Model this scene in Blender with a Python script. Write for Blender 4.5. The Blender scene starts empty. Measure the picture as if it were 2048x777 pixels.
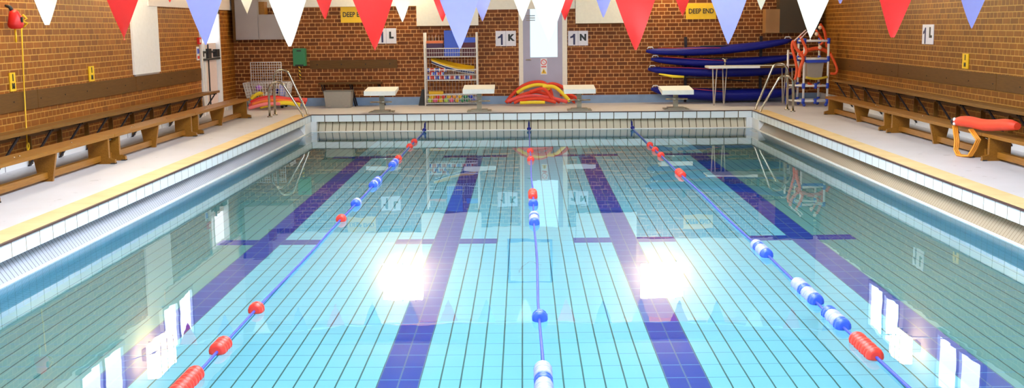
import bpy, bmesh, math, random
from mathutils import Vector, Matrix
random.seed(7)
S = bpy.context.scene
COL = S.collection
PI = math.pi
# ------------------------------------------------------------------ camera, world, exposure
F, CX, CY, H = 2240.0, 1024.0, 388.5, 1.87          # focal length in pixels, image centre, eye height over the water
ROLL = math.radians(0.65)
_v = Vector(((1046-CX)/F, -(52-CY)/F, -1.0)).normalized()
_x = Vector((math.cos(ROLL), math.sin(ROLL), 0)); _x = (_x - _x.dot(_v)*_v).normalized()
_z = _x.cross(_v)
M3 = Matrix((( _x.x, _v.x, _z.x), (_x.y, _v.y, _z.y), (_x.z, _v.z, _z.z)))   # world -> camera
R3 = M3.transposed()
EYE = Vector((0, 0, H))
cam_d = bpy.data.cameras.new('camera'); cam = bpy.data.objects.new('camera', cam_d); COL.objects.link(cam)
cam_d.sensor_width = 36; cam_d.lens = F/2048*36; cam_d.clip_end = 200
cam.matrix_world = Matrix.Translation(EYE) @ R3.to_4x4()
S.camera = cam
w = bpy.data.worlds.new('world'); S.world = w; w.use_nodes = True
w.node_tree.nodes['Background'].inputs[0].default_value = (0.75, 0.85, 1, 1)
w.node_tree.nodes['Background'].inputs[1].default_value = 1.0
S.view_settings.view_transform = 'Standard'; S.view_settings.look = 'None'
S.view_settings.gamma = 1.0; S.view_settings.use_curve_mapping = False
S.view_settings.exposure = 0.18
S.cycles.max_bounces = 10; S.cycles.transmission_bounces = 8; S.cycles.glossy_bounces = 6; S.cycles.diffuse_bounces = 4
S.cycles.sample_clamp_indirect = 6.0; S.cycles.use_denoising = True
E_FILL, E_WIN, E_LAMP, E_SIDE = 15.0, 5.0, 45.0, 25.0     # brightness of added ceiling panels, windows, end floodlights, side floodlights

def at(px, py, x=None, y=None, z=None):
    d = R3 @ Vector(((px-CX)/F, -(py-CY)/F, -1.0))
    if x is not None: t = (x-EYE.x)/d.x
    elif y is not None: t = (y-EYE.y)/d.y
    else: t = (z-EYE.z)/d.z
    return EYE + d*t

# ------------------------------------------------------------------ key sizes of the hall
DZ = 0.32            # deck over water
PXL, PXR = -3.87, 4.13
PY0, PY1 = 1.6, 20.3
GY = 19.72           # end of the side gutters
WL, WR, FW = -5.8, 5.95, 22.6
CEIL = 4.5
NW = -1.5            # near wall

# ------------------------------------------------------------------ materials
def nm(name):
    m = bpy.data.materials.new(name); m.use_nodes = True
    return m, m.node_tree, m.node_tree.nodes['Principled BSDF']
MATS = {}
def mat(name, col, rough=0.6, metal=0.0, var=0.0, vscale=20, spec=0.5, coat=0.0, bump=0.0, trans=0.0):
    if name in MATS: return MATS[name]
    m, nt, b = nm(name)
    b.inputs['Roughness'].default_value = rough; b.inputs['Metallic'].default_value = metal
    b.inputs['Specular IOR Level'].default_value = spec; b.inputs['Coat Weight'].default_value = coat
    n = nt.nodes.new('ShaderNodeTexNoise'); n.inputs['Scale'].default_value = vscale; n.inputs['Detail'].default_value = 4
    tc = nt.nodes.new('ShaderNodeTexCoord'); nt.links.new(tc.outputs['Object'], n.inputs['Vector'])
    r = nt.nodes.new('ShaderNodeMapRange'); r.inputs[1].default_value = .3; r.inputs[2].default_value = .7
    r.inputs[3].default_value = 1-max(var, .03); r.inputs[4].default_value = 1+max(var, .03)
    nt.links.new(n.outputs['Fac'], r.inputs[0])
    mx = nt.nodes.new('ShaderNodeVectorMath'); mx.operation = 'SCALE'; mx.inputs[0].default_value = col[:3]
    nt.links.new(r.outputs[0], mx.inputs['Scale']); nt.links.new(mx.outputs[0], b.inputs['Base Color'])
    if bump:
        bp = nt.nodes.new('ShaderNodeBump'); bp.inputs['Strength'].default_value = bump; bp.inputs['Distance'].default_value = .01
        nt.links.new(n.outputs['Fac'], bp.inputs['Height']); nt.links.new(bp.outputs[0], b.inputs['Normal'])
    if trans:
        t = nt.nodes.new('ShaderNodeBsdfTranslucent'); t.inputs[0].default_value = (*col[:3], 1)
        ms = nt.nodes.new('ShaderNodeMixShader'); ms.inputs[0].default_value = trans
        nt.links.new(b.outputs[0], ms.inputs[1]); nt.links.new(t.outputs[0], ms.inputs[2])
        nt.links.new(ms.outputs[0], nt.nodes['Material Output'].inputs[0])
    MATS[name] = m
    return m
def emis(name, col, strength):
    m, nt, b = nm(name)
    nt.nodes.remove(b)
    e = nt.nodes.new('ShaderNodeEmission'); e.inputs[0].default_value = (*col, 1); e.inputs[1].default_value = strength
    nt.links.new(e.outputs[0], nt.nodes['Material Output'].inputs[0]); MATS[name] = m
    return m
class NB:                                            # little math-node writer
    def __init__(s, nt): s.nt = nt
    def m(s, op, a, b=None, c=None):
        n = s.nt.nodes.new('ShaderNodeMath'); n.operation = op
        for i, v in enumerate((a, b, c)):
            if v is None: continue
            if isinstance(v, (int, float)): n.inputs[i].default_value = v
            else: s.nt.links.new(v, n.inputs[i])
        return n.outputs[0]
    def mix(s, f, a, b):
        n = s.nt.nodes.new('ShaderNodeMix'); n.data_type = 'RGBA'
        for i, v in ((0, f), (6, a), (7, b)):
            if isinstance(v, (int, float)): n.inputs[i].default_value = v
            elif isinstance(v, tuple): n.inputs[i].default_value = (*v[:3], 1)
            else: s.nt.links.new(v, n.inputs[i])
        return n.outputs[2]
    def pos(s):
        g = s.nt.nodes.new('ShaderNodeNewGeometry'); sp = s.nt.nodes.new('ShaderNodeSeparateXYZ')
        s.nt.links.new(g.outputs['Position'], sp.inputs[0]); return sp.outputs
    def line(s, c, pitch, off, half):                # 1 on a joint, 0 on a tile
        f = s.m('FRACT', s.m('DIVIDE', s.m('SUBTRACT', c, off), pitch))
        d = s.m('MULTIPLY', s.m('SUBTRACT', 0.5, s.m('ABSOLUTE', s.m('SUBTRACT', f, 0.5))), pitch)
        return s.m('LESS_THAN', d, half)
    def noise(s, scale, vec=None, detail=3):
        n = s.nt.nodes.new('ShaderNodeTexNoise'); n.inputs['Scale'].default_value = scale; n.inputs['Detail'].default_value = detail
        if vec is not None: s.nt.links.new(vec, n.inputs['Vector'])
        else:
            g = s.nt.nodes.new('ShaderNodeNewGeometry'); s.nt.links.new(g.outputs['Position'], n.inputs['Vector'])
        return n.outputs['Fac']
def tile_mat(name, col, grout, a, pa, oa, ha, b=None, pb=1, ob=0, hb=.003, rough=.15, var=.06):
    m, nt, bs = nm(name); N = NB(nt); P = N.pos()
    j = N.line(P[a], pa, oa, ha)
    if b is not None: j = N.m('MAXIMUM', j, N.line(P[b], pb, ob, hb))
    nz = N.noise(1.7)
    base = N.mix(nz, tuple(c*(1-var) for c in col), tuple(min(1, c*(1+var)) for c in col))
    nt.links.new(N.mix(j, base, grout), bs.inputs['Base Color']); bs.inputs['Roughness'].default_value = rough
    MATS[name] = m
    return m
def brick_mat(name, axis, c1, c2, mortar):
    m, nt, bs = nm(name); N = NB(nt); P = N.pos()
    def br(width, off):
        cb = nt.nodes.new('ShaderNodeCombineXYZ'); nt.links.new(P[axis], cb.inputs[0]); nt.links.new(P[2], cb.inputs[1])
        ad = nt.nodes.new('ShaderNodeVectorMath'); ad.inputs[1].default_value = (off+50, 50*.076, 0); nt.links.new(cb.outputs[0], ad.inputs[0])
        t = nt.nodes.new('ShaderNodeTexBrick'); t.offset = 0.5; t.offset_frequency = 4; t.squash = 1
        t.inputs['Scale'].default_value = 1; t.inputs['Brick Width'].default_value = width; t.inputs['Row Height'].default_value = .076
        t.inputs['Mortar Size'].default_value = .0065; t.inputs['Mortar Smooth'].default_value = .3; t.inputs['Bias'].default_value = -.1
        t.inputs['Color1'].default_value = (*c1, 1); t.inputs['Color2'].default_value = (*c2, 1); t.inputs['Mortar'].default_value = (*mortar, 1)
        nt.links.new(ad.outputs[0], t.inputs['Vector']); return t
    A, B = br(.225, 0), br(.1125, .056)
    row = N.m('FLOOR', N.m('DIVIDE', P[2], .076)); par = N.m('GREATER_THAN', N.m('FRACT', N.m('MULTIPLY', N.m('ADD', row, 20.25), .5)), .5)
    nz = N.noise(9); big = N.noise(.8)
    col = N.mix(par, A.outputs['Color'], B.outputs['Color'])
    k = N.m('ADD', .55, N.m('ADD', N.m('MULTIPLY', nz, .5), N.m('MULTIPLY', big, .4)))
    sc = nt.nodes.new('ShaderNodeVectorMath'); sc.operation = 'SCALE'; nt.links.new(col, sc.inputs[0]); nt.links.new(k, sc.inputs['Scale'])
    nt.links.new(sc.outputs[0], bs.inputs['Base Color']); bs.inputs['Roughness'].default_value = .5; bs.inputs['Specular IOR Level'].default_value = .25
    bp = nt.nodes.new('ShaderNodeBump'); bp.inputs['Strength'].default_value = .5; bp.inputs['Distance'].default_value = .006
    nt.links.new(N.m('SUBTRACT', 1, N.m('MAXIMUM', N.m('MULTIPLY', A.outputs['Fac'], N.m('SUBTRACT', 1, par)), N.m('MULTIPLY', B.outputs['Fac'], par))), bp.inputs['Height'])
    nt.links.new(bp.outputs[0], bs.inputs['Normal']); MATS[name] = m
    return m
def wood_mat(name, c1, c2, axis=1, rough=.4, sc=6):
    m, nt, bs = nm(name)
    g = nt.nodes.new('ShaderNodeNewGeometry'); mp = nt.nodes.new('ShaderNodeMapping')
    s = [14, 14, 14]; s[axis] = .9; mp.inputs['Scale'].default_value = s; nt.links.new(g.outputs['Position'], mp.inputs['Vector'])
    n = nt.nodes.new('ShaderNodeTexNoise'); n.inputs['Scale'].default_value = sc; n.inputs['Detail'].default_value = 5; n.inputs['Distortion'].default_value = .6
    nt.links.new(mp.outputs[0], n.inputs['Vector'])
    N = NB(nt); nt.links.new(N.mix(N.m('MULTIPLY', N.m('SUBTRACT', n.outputs['Fac'], .25), 2), c1, c2), bs.inputs['Base Color'])
    bs.inputs['Roughness'].default_value = rough; bs.inputs['Specular IOR Level'].default_value = .25; MATS[name] = m
    return m

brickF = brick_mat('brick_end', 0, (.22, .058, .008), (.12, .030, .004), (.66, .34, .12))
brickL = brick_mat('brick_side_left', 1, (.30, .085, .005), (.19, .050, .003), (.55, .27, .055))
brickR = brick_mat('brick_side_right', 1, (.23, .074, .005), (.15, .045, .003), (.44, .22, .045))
WHITE = mat('painted_wall', (.88, .86, .80), .7, var=.04, vscale=2)
CEILM = mat('painted_ceiling', (.22, .18, .14), .8, var=.08, vscale=2)
woodB = wood_mat('bench_wood', (.20, .075, .008), (.33, .14, .018), 1, .33)
woodD = wood_mat('dark_wood', (.085, .032, .004), (.14, .055, .008), 1, .45)
woodS = wood_mat('shelf_wood', (.15, .062, .010), (.24, .11, .020), 1, .38)
woodX = wood_mat('dark_wood_cross', (.09, .038, .005), (.14, .062, .010), 0, .45)
BLACK = mat('black', (.015, .015, .018), .5)
DARKM = mat('dark_steel', (.03, .025, .03), .5, .6)
STEEL = mat('stainless', (.42, .38, .32), .18, 1.0)
WIRE = mat('white_wire', (.80, .78, .78), .35)
PLW = mat('white_plastic', (.85, .85, .85), .35)
CREAM = mat('cream_paint', (.86, .80, .70), .45)
LILAC = mat('lilac_paint', (.43, .41, .55), .5, var=.05, vscale=3)
GREYP = mat('grey_cabinet', (.34, .29, .28), .5, var=.05, vscale=3)
YEL = mat('yellow', (.85, .50, .006), .4)
YELF = mat('yellow_foam', (.92, .70, .03), .6)
RED = mat('red_plastic', (.70, .018, .015), .38)
ORF = mat('orange_foam', (.72, .045, .012), .55)
PKF = mat('pink_foam', (.80, .085, .075), .55)
BLUE = mat('blue_plastic', (.04, .10, .62), .35)
NAVY = mat('kayak_blue', (.006, .010, .22), .42, spec=.3)
LBL = mat('pale_blue_plastic', (.36, .42, .85), .35)
GREEN = mat('green_plastic', (.02, .20, .08), .35)
GREYB = mat('grey_plastic', (.30, .28, .25), .5)
TAUPE = mat('taupe_metal', (.28, .25, .19), .4, .3)
MAROON = mat('maroon_foam', (.10, .02, .04), .6)
fR = mat('flag_red', (.72, .022, .018), .5, trans=.25)
fB = mat('flag_violet_blue', (.26, .26, .58), .5, trans=.25)
fW = mat('flag_white', (.85, .82, .66), .5, trans=.3)

# ------------------------------------------------------------------ mesh helpers
class MB:
    def __init__(s): s.bm = bmesh.new(); s.mi = 0
    def _q(s, vs):
        f = s.bm.faces.new(vs); f.material_index = s.mi; return f
    def box(s, c, d, rot=None):
        x, y, z = [k/2 for k in d]; c = Vector(c)
        P = [Vector((a*x, b*y, e*z)) for e in (-1, 1) for b in (-1, 1) for a in (-1, 1)]
        if rot is not None: P = [rot @ p for p in P]
        v = [s.bm.verts.new(p+c) for p in P]
        for q in ((0, 2, 3, 1), (4, 5, 7, 6), (0, 1, 5, 4), (2, 6, 7, 3), (1, 3, 7, 5), (0, 4, 6, 2)): s._q([v[i] for i in q])
        return s
    def span(s, a, b):
        a, b = Vector(a), Vector(b); return s.box((a+b)/2, [abs(k) for k in (b-a)])
    def bar(s, a, b, wd, th):                      # flat bar from a to b
        a, b = Vector(a), Vector(b); d = b-a
        return s.box((a+b)/2, (wd, th, d.length), d.to_track_quat('Z', 'Y').to_matrix())
    def prism(s, pts, ext):                        # pts: 3D outline, ext: extrusion vector
        ext = Vector(ext); a = [s.bm.verts.new(Vector(p)) for p in pts]; b = [s.bm.verts.new(Vector(p)+ext) for p in pts]
        s._q(a); s._q(b[::-1])
        for i in range(len(a)): j = (i+1) % len(a); s._q([a[j], a[i], b[i], b[j]])
        return s
    def quad(s, *p): s._q([s.bm.verts.new(Vector(q)) for q in p]); return s
    def tube(s, path, r, n=8, closed=False, caps=True):
        path = [Vector(p) for p in path]; k = len(path)
        rs = r if isinstance(r, (list, tuple)) else [r]*k
        T = []
        for i in range(k):
            a = path[(i-1) % k] if (closed or i) else path[i]; b = path[(i+1) % k] if (closed or i < k-1) else path[i]
            T.append((b-a).normalized())
        u = T[0].orthogonal().normalized(); rings = []
        for i in range(k):
            u = (u-u.dot(T[i])*T[i]).normalized(); v = T[i].cross(u)
            rings.append([s.bm.verts.new(path[i]+(u*math.cos(2*PI*j/n)+v*math.sin(2*PI*j/n))*rs[i]) for j in range(n)])
        for i in range(k if closed else k-1):
            A, B = rings[i], rings[(i+1) % k]
            for j in range(n):
                f = s._q([A[j], A[(j+1) % n], B[(j+1) % n], B[j]]); f.smooth = True
        if caps and not closed: s._q(rings[0][::-1]); s._q(rings[-1])
        return s
    def ball(s, c, r, sc=(1, 1, 1), n=12):
        rr = bmesh.ops.create_uvsphere(s.bm, u_segments=n, v_segments=max(6, n//2+2), radius=r)
        for v in rr['verts']:
            v.co = Vector((v.co.x*sc[0], v.co.y*sc[1], v.co.z*sc[2]))+Vector(c)
            for f in v.link_faces: f.smooth = True; f.material_index = s.mi
        return s
    def bevel(s, w=.006, seg=2):
        bmesh.ops.bevel(s.bm, geom=[e for e in s.bm.edges if len(e.link_faces) == 2 and e.calc_face_angle(0) > .6], offset=w, segments=seg, affect='EDGES', clamp_overlap=True); return s
    def build(s, name, ms, parent=None, loc=(0, 0, 0)):
        bmesh.ops.recalc_face_normals(s.bm, faces=s.bm.faces[:])
        me = bpy.data.meshes.new(name)
        if any(loc):
            bmesh.ops.translate(s.bm, vec=-Vector(loc), verts=s.bm.verts[:])
        s.bm.to_mesh(me); s.bm.free()
        for m in (ms if isinstance(ms, (list, tuple)) else [ms]): me.materials.append(m)
        o = bpy.data.objects.new(name, me); COL.objects.link(o); o.location = loc
        if parent is not None:
            o.parent = parent; o.location = Vector(loc)-parent.location if parent.location.length and any(loc) else o.location
            if not any(loc): o.matrix_parent_inverse = Matrix.Translation(-parent.location)
        return o
def thing(name, label, cat, loc=(0, 0, 0), group=None):
    o = bpy.data.objects.new(name, None); COL.objects.link(o); o.empty_display_size = .1; o.location = loc
    return tag(o, label, cat, group)
def tag(o, label, cat, group=None, kind=None):
    o['label'] = label; o['category'] = cat
    if group: o['group'] = group
    if kind: o['kind'] = kind
    return o
def struct(mb, name, m, parent=None):
    o = mb.build(name, m, parent)
    if parent is None: o['kind'] = 'structure'
    return o
def copy_tree(o, parent=None):
    c = o.copy(); COL.objects.link(c)
    if parent is not None: c.parent = parent
    for ch in list(o.children): copy_tree(ch, c)
    return c
def text(body, size, origin, ux, uy, m, parent, name='lettering', thick=.004, sx=1.0, bold=0.0):
    cu = bpy.data.curves.new(name, 'FONT'); cu.body = body; cu.size = size; cu.extrude = thick; cu.offset = bold
    cu.align_x = 'CENTER'; cu.align_y = 'CENTER'
    t = bpy.data.objects.new('tmp', cu); COL.objects.link(t)
    dg = bpy.context.evaluated_depsgraph_get(); me = bpy.data.meshes.new_from_object(t.evaluated_get(dg))
    bpy.data.objects.remove(t)
    ux, uy = Vector(ux), Vector(uy); uz = ux.cross(uy)
    Mx = Matrix((( ux.x*sx, uy.x, uz.x), (ux.y*sx, uy.y, uz.y), (ux.z*sx, uy.z, uz.z))).to_4x4()
    me.transform(Matrix.Translation(Vector(origin)) @ Mx); me.materials.clear(); me.materials.append(m)
    o = bpy.data.objects.new(name, me); COL.objects.link(o); o.parent = parent
    o.matrix_parent_inverse = Matrix.Translation(-parent.location)
    return o

ONE = [(-.05, 0), (.05, 0), (.05, .72), (-.03, .72), (-.10, .60), (-.21, .54), (-.21, .42), (-.05, .48)]
def glyph_one(size, origin, ux, m, parent):
    ux = Vector(ux); n = ux.cross(Vector((0, 0, 1))); o = Vector(origin)
    MB().prism([o+ux*((x+.06)*size*1.25)+Vector((0, 0, (z-.36)*size)) for x, z in ONE], n*.004).build('lettering', m, parent)

# ------------------------------------------------------------------ the pool basin
XC = .10
def floor_depth(y):
    P = [(0, -.78), (6.5, -.80), (11, -1.08), (17.2, -1.25), (20.4, -1.35)]
    for (a, za), (b, zb) in zip(P, P[1:]):
        if y <= b: return za+(zb-za)*(y-a)/(b-a)
    return P[-1][1]
LANES = [XC-2.625, XC-.875, XC+.875, XC+2.625]
def pool_floor_mat():
    m, nt, bs = nm('pool_floor_tiles'); N = NB(nt); P = N.pos(); X, Y = P[0], P[1]
    base = N.mix(N.noise(.9), (.30, .70, .80), (.38, .78, .86))
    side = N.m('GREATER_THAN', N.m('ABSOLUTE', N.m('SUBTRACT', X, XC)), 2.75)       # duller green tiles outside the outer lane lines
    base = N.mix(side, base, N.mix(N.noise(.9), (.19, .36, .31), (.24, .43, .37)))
    lane = None
    def near(c, v, h): return N.m('LESS_THAN', N.m('ABSOLUTE', N.m('SUBTRACT', c, v)), h)
    for lx in LANES:
        l = N.m('MULTIPLY', near(X, lx, .125), N.m('LESS_THAN', Y, 17.6))
        l = N.m('MAXIMUM', l, N.m('MULTIPLY', near(X, lx, .5), near(Y, 17.6, .13)))
        l = N.m('MAXIMUM', l, N.m('MULTIPLY', near(X, lx, .5), near(Y, 10.85, .125)))
        lane = l if lane is None else N.m('MAXIMUM', lane, l)
    c = N.mix(lane, base, (.008, .035, .30))
    long = N.line(X, .125, XC, .0050); cross = N.line(Y, .25, .1, .0045)
    c = N.mix(cross, c, (.14, .36, .52)); g = N.mix(lane, (.04, .12, .11), (.10, .15, .26))
    c = N.mix(long, c, g)
    nt.links.new(c, bs.inputs['Base Color']); bs.inputs['Roughness'].default_value = .35
    return m
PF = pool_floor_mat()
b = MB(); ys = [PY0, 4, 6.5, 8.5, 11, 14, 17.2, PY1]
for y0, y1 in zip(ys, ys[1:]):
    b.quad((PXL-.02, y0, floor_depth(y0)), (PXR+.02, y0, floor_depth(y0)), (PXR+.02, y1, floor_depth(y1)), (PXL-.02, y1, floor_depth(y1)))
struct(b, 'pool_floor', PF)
TW = (.76, .82, .86); GR = (.22, .19, .13)
tS = tile_mat('edge_tile_side', TW, GR, 1, .25, .0, .0055)
tF = tile_mat('edge_tile_end', TW, (.10, .08, .05), 0, .25, XC+.03, .0075)
gS = tile_mat('gutter_tile_side', (.36, .39, .47), (.15, .15, .17), 1, .0625, 0, .0045, 2, .2, .19, .004, rough=.25)
gR = tile_mat('gutter_tile_stained', (.33, .27, .20), (.20, .15, .10), 1, .0625, 0, .0045, 2, .2, .19, .004, rough=.25)  # right gutter; the sides' differing light is put into both gutter colours
gF = tile_mat('gutter_tile_end', (.62, .56, .44), (.12, .09, .05), 0, .125, XC+.03, .007, 2, .2, .19, .004, rough=.25)
uS = tile_mat('underwater_tile_side', (.24, .52, .74), (.15, .36, .42), 1, .125, 0, .003, 2, .125, .0, .003)
uF = tile_mat('underwater_tile_end', (.28, .56, .76), (.12, .30, .34), 0, .125, XC+.03, .0035, 2, .125, 0, .003)
LIP = mat('waterline_lip', (.88, .87, .82), .3, var=.08, vscale=8)
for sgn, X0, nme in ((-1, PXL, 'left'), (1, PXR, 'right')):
    def sx(a): return X0+sgn*a
    b = MB()                                          # square tile course under the coping
    b.span((sx(0), PY0, .185), (sx(.02), PY1, DZ-.012)); struct(b, 'pool_edge_tiles_'+nme, tS)
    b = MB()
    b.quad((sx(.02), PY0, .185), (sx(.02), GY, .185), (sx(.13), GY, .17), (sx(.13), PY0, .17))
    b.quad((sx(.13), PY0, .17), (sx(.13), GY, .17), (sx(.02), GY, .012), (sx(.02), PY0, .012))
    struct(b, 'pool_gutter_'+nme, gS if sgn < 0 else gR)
    b = MB(); b.span((sx(-.006), PY0, -.012), (sx(.03), GY, .012)); struct(b, 'pool_lip_'+nme, LIP)
    b = MB(); b.quad((sx(0), PY0, -2), (sx(0), GY, -2), (sx(0), GY, -.01), (sx(0), PY0, -.01))
    b.quad((sx(0), GY, -2), (sx(0), PY1, -2), (sx(0), PY1, -.0), (sx(0), GY, -.0)); struct(b, 'pool_wall_'+nme, uS)
    b = MB(); b.span((sx(0), GY, 0), (sx(.25), PY1+.0, .185)); struct(b, 'pool_corner_'+nme, PLW)
    b = MB(); b.span((sx(0), PY0-.3, DZ-.05), (sx(.25), PY1, DZ)); struct(b, 'pool_coping_'+nme, None) if False else None
# end wall of the pool (far) and the near one
b = MB(); b.span((PXL, PY1, .185), (PXR, PY1+.02, DZ-.012)); struct(b, 'pool_edge_tiles_end', tF)
b = MB(); b.quad((PXL+.1, PY1+.02, .185), (PXR-.1, PY1+.02, .185), (PXR-.1, PY1+.12, .17), (PXL+.1, PY1+.12, .17))
b.quad((PXL+.1, PY1+.12, .17), (PXR-.1, PY1+.12, .17), (PXR-.1, PY1+.02, .012), (PXL+.1, PY1+.02, .012)); struct(b, 'pool_gutter_end', gF)
b = MB(); b.span((PXL, PY1-.006, -.012), (PXR, PY1+.03, .012)); struct(b, 'pool_lip_end', LIP)
b = MB(); b.span((PXL, PY1, 0), (PXL+.1, PY1+.14, .185)); b.span((PXR-.1, PY1, 0), (PXR, PY1+.14, .185)); struct(b, 'pool_corner_end', PLW)
b = MB(); b.quad((PXL, PY1, -2), (PXR, PY1, -2), (PXR, PY1, 0), (PXL, PY1, 0)); struct(b, 'pool_wall_end', uF)
b = MB(); b.quad((PXL, PY0, -2), (PXR, PY0, -2), (PXR, PY0, DZ-.012), (PXL, PY0, DZ-.012)); struct(b, 'pool_wall_near', uF)

# coping stones of the long sides: beige slabs with a brown nosing
def coping_mat():
    m, nt, bs = nm('coping_stone'); N = NB(nt); P = N.pos()
    c = N.mix(N.noise(3.5, detail=6), (.58, .38, .14), (.84, .64, .34)); c = N.mix(N.line(P[1], .5, 0, .003), c, (.4, .28, .12))
    nt.links.new(c, bs.inputs['Base Color']); bs.inputs['Roughness'].default_value = .5; return m
COP = coping_mat(); NOSE = mat('nosing', (.07, .03, .03), .4)
def deck_mat():
    m, nt, bs = nm('deck_concrete'); N = NB(nt)
    c = N.mix(N.noise(2.2, detail=8), (.56, .53, .54), (.68, .66, .70)); sp = N.m('GREATER_THAN', N.noise(7, detail=8), .68)
    c = N.mix(N.m('MULTIPLY', sp, .35), c, (.28, .24, .22))
    nt.links.new(c, bs.inputs['Base Color']); bs.inputs['Roughness'].default_value = .42; return m
DECK = deck_mat()
for sgn, X0, nme in ((-1, PXL, 'left'), (1, PXR, 'right')):
    b = MB(); b.span((X0+sgn*.012, PY0-.3, DZ-.04), (X0+sgn*.26, PY1, DZ)); struct(b, 'pool_coping_'+nme, COP)
    b = MB(); b.span((X0-sgn*.012, PY0, DZ-.016), (X0+sgn*.012, PY1, DZ-.001)); struct(b, 'pool_nosing_'+nme, NOSE)
b = MB(); b.span((PXL, PY1-.012, DZ-.016), (PXR, PY1+.012, DZ-.001)); struct(b, 'pool_nosing_end', NOSE)
b = MB()                                              # deck all round, one slab with a hole
b.span((WL, NW, DZ-.12), (PXL-.26, FW, DZ)); b.span((PXR+.26, NW, DZ-.12), (WR, FW, DZ))
b.span((PXL-.26, PY1+.012, DZ-.12), (PXR+.26, FW, DZ)); b.span((PXL-.26, NW, DZ-.12), (PXR+.26, PY0, DZ))
struct(b, 'floor', DECK)

# water: one calm surface with a Fresnel blend of mirror and tinted refraction
def water_mat():
    m, nt, bs = nm('water'); nt.nodes.remove(bs); N = NB(nt)
    g = nt.nodes.new('ShaderNodeBsdfGlossy'); g.inputs['Roughness'].default_value = 0.0; g.inputs[0].default_value = (1, 1, 1, 1)
    r = nt.nodes.new('ShaderNodeBsdfRefraction'); r.inputs['IOR'].default_value = 1.33; r.inputs['Roughness'].default_value = 0.0; r.inputs[0].default_value = (.86, .98, 1, 1)
    f = nt.nodes.new('ShaderNodeFresnel'); f.inputs[0].default_value = 1.33
    ms = nt.nodes.new('ShaderNodeMixShader'); nt.links.new(f.outputs[0], ms.inputs[0]); nt.links.new(r.outputs[0], ms.inputs[1]); nt.links.new(g.outputs[0], ms.inputs[2])
    bp = nt.nodes.new('ShaderNodeBump'); bp.inputs['Strength'].default_value = .06; bp.inputs['Distance'].default_value = .01
    nt.links.new(N.noise(2.3, detail=2), bp.inputs['Height'])
    for n in (g, r, f): nt.links.new(bp.outputs[0], n.inputs['Normal'])
    nt.links.new(ms.outputs[0], nt.nodes['Material Output'].inputs[0]); return m
b = MB(); b.quad((PXL, PY0, 0), (PXR, PY0, 0), (PXR, PY1, 0), (PXL, PY1, 0))
tag(b.build('pool_water', water_mat()), 'calm clear blue water filling the swimming pool and mirroring the hall', 'water', kind='stuff')

# ------------------------------------------------------------------ walls, ceiling, added light panels
BT = 2.47                                             # top of the brickwork
EP = .003
b = MB(); b.span((WL-EP, FW+EP, DZ-.12), (WR+EP, FW+.25, BT)); struct(b, 'wall_end', brickF)
b = MB(); b.span((WL-EP, FW+EP, BT), (WR+EP, FW+.25, CEIL)); struct(b, 'wall_end_upper', WHITE)
DY0, DY1 = 20.2, 21.5                                 # doorway in the left wall
b = MB(); b.span((WL-.25, NW, DZ-.12), (WL-EP, DY0, BT)); b.span((WL-.25, DY1, DZ-.12), (WL-EP, FW+.25, BT)); b.span((WL-.25, DY0, 2.23), (WL-EP, DY1, BT)); struct(b, 'wall_left', brickL)
b = MB(); b.span((WR+EP, NW, DZ-.12), (WR+.25, FW+.25, BT)); struct(b, 'wall_right', brickR)
b = MB(); b.span((WL-.25, NW, BT), (WL-EP, FW, CEIL)); struct(b, 'wall_left_upper', WHITE)
b = MB(); b.span((WR+EP, NW, BT), (WR+.25, FW, CEIL)); struct(b, 'wall_right_upper', WHITE)
b = MB(); b.span((WL-.25, NW-.25, DZ-.12), (WR+.25, NW, CEIL)); struct(b, 'wall_near', WHITE)
# ceiling with openings for the added light panels
RL = [(-1.6, 1.8)]; RY = [(1.0, 4.6), (5.6, 9.2), (10.2, 13.8)]
xs = [WL-.25, -1.6, 1.8, WR+.25]; yy = [NW-.25, 1.0, 4.6, 5.6, 9.2, 10.2, 13.8, FW+.25]
b = MB()
for i in range(3):
    for j in range(7):
        if i == 1 and j in (1, 3, 5): continue
        b.span((xs[i], yy[j], CEIL), (xs[i+1], yy[j+1], CEIL+.12))
struct(b, 'ceiling', CEILM)
panelM = emis('rooflight_diffuser', (.82, .91, 1.0), E_FILL)  # unseen glowing panels, added to light the pool floor
k = 0
for (x0, x1) in RL:
    for (y0, y1) in RY:
        k += 1
        b = MB(); b.span((x0, y0, CEIL+.06), (x1, y1, CEIL+.1)); p = struct(b, 'window_%d' % (20+k), panelM)  # one added light panel overhead, not a roof window
        b = MB()
        for q in range(1, 4): yq = y0+(y1-y0)*q/4; b.span((x0, yq-.03, CEIL), (x1, yq+.03, CEIL+.055))
        b.build('window_frame', CREAM, p)
b = MB(); b.span((WL, FW-.35, 4.15), (WR, FW, 4.5)); struct(b, 'trim_1', wood_mat('beam_wood', (.50, .26, .10), (.62, .36, .16), 0))
# white fascias low on the walls
b = MB(); b.span((WL, 17.4, 2.24), (WL+.05, FW, 2.5)); struct(b, 'trim_2', mat('fascia', (.85, .72, .66), .5))
b = MB(); a0 = at(520, 12, y=FW).x; a1 = at(1150, 20, y=FW).x
b.span((a0, FW-.04, 2.29), (at(834, 0, y=FW).x, FW, 2.5)); b.span((at(834, 0, y=FW).x, FW-.04, 2.20), (a1, FW, 2.5)); struct(b, 'trim_3', CREAM)
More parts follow.
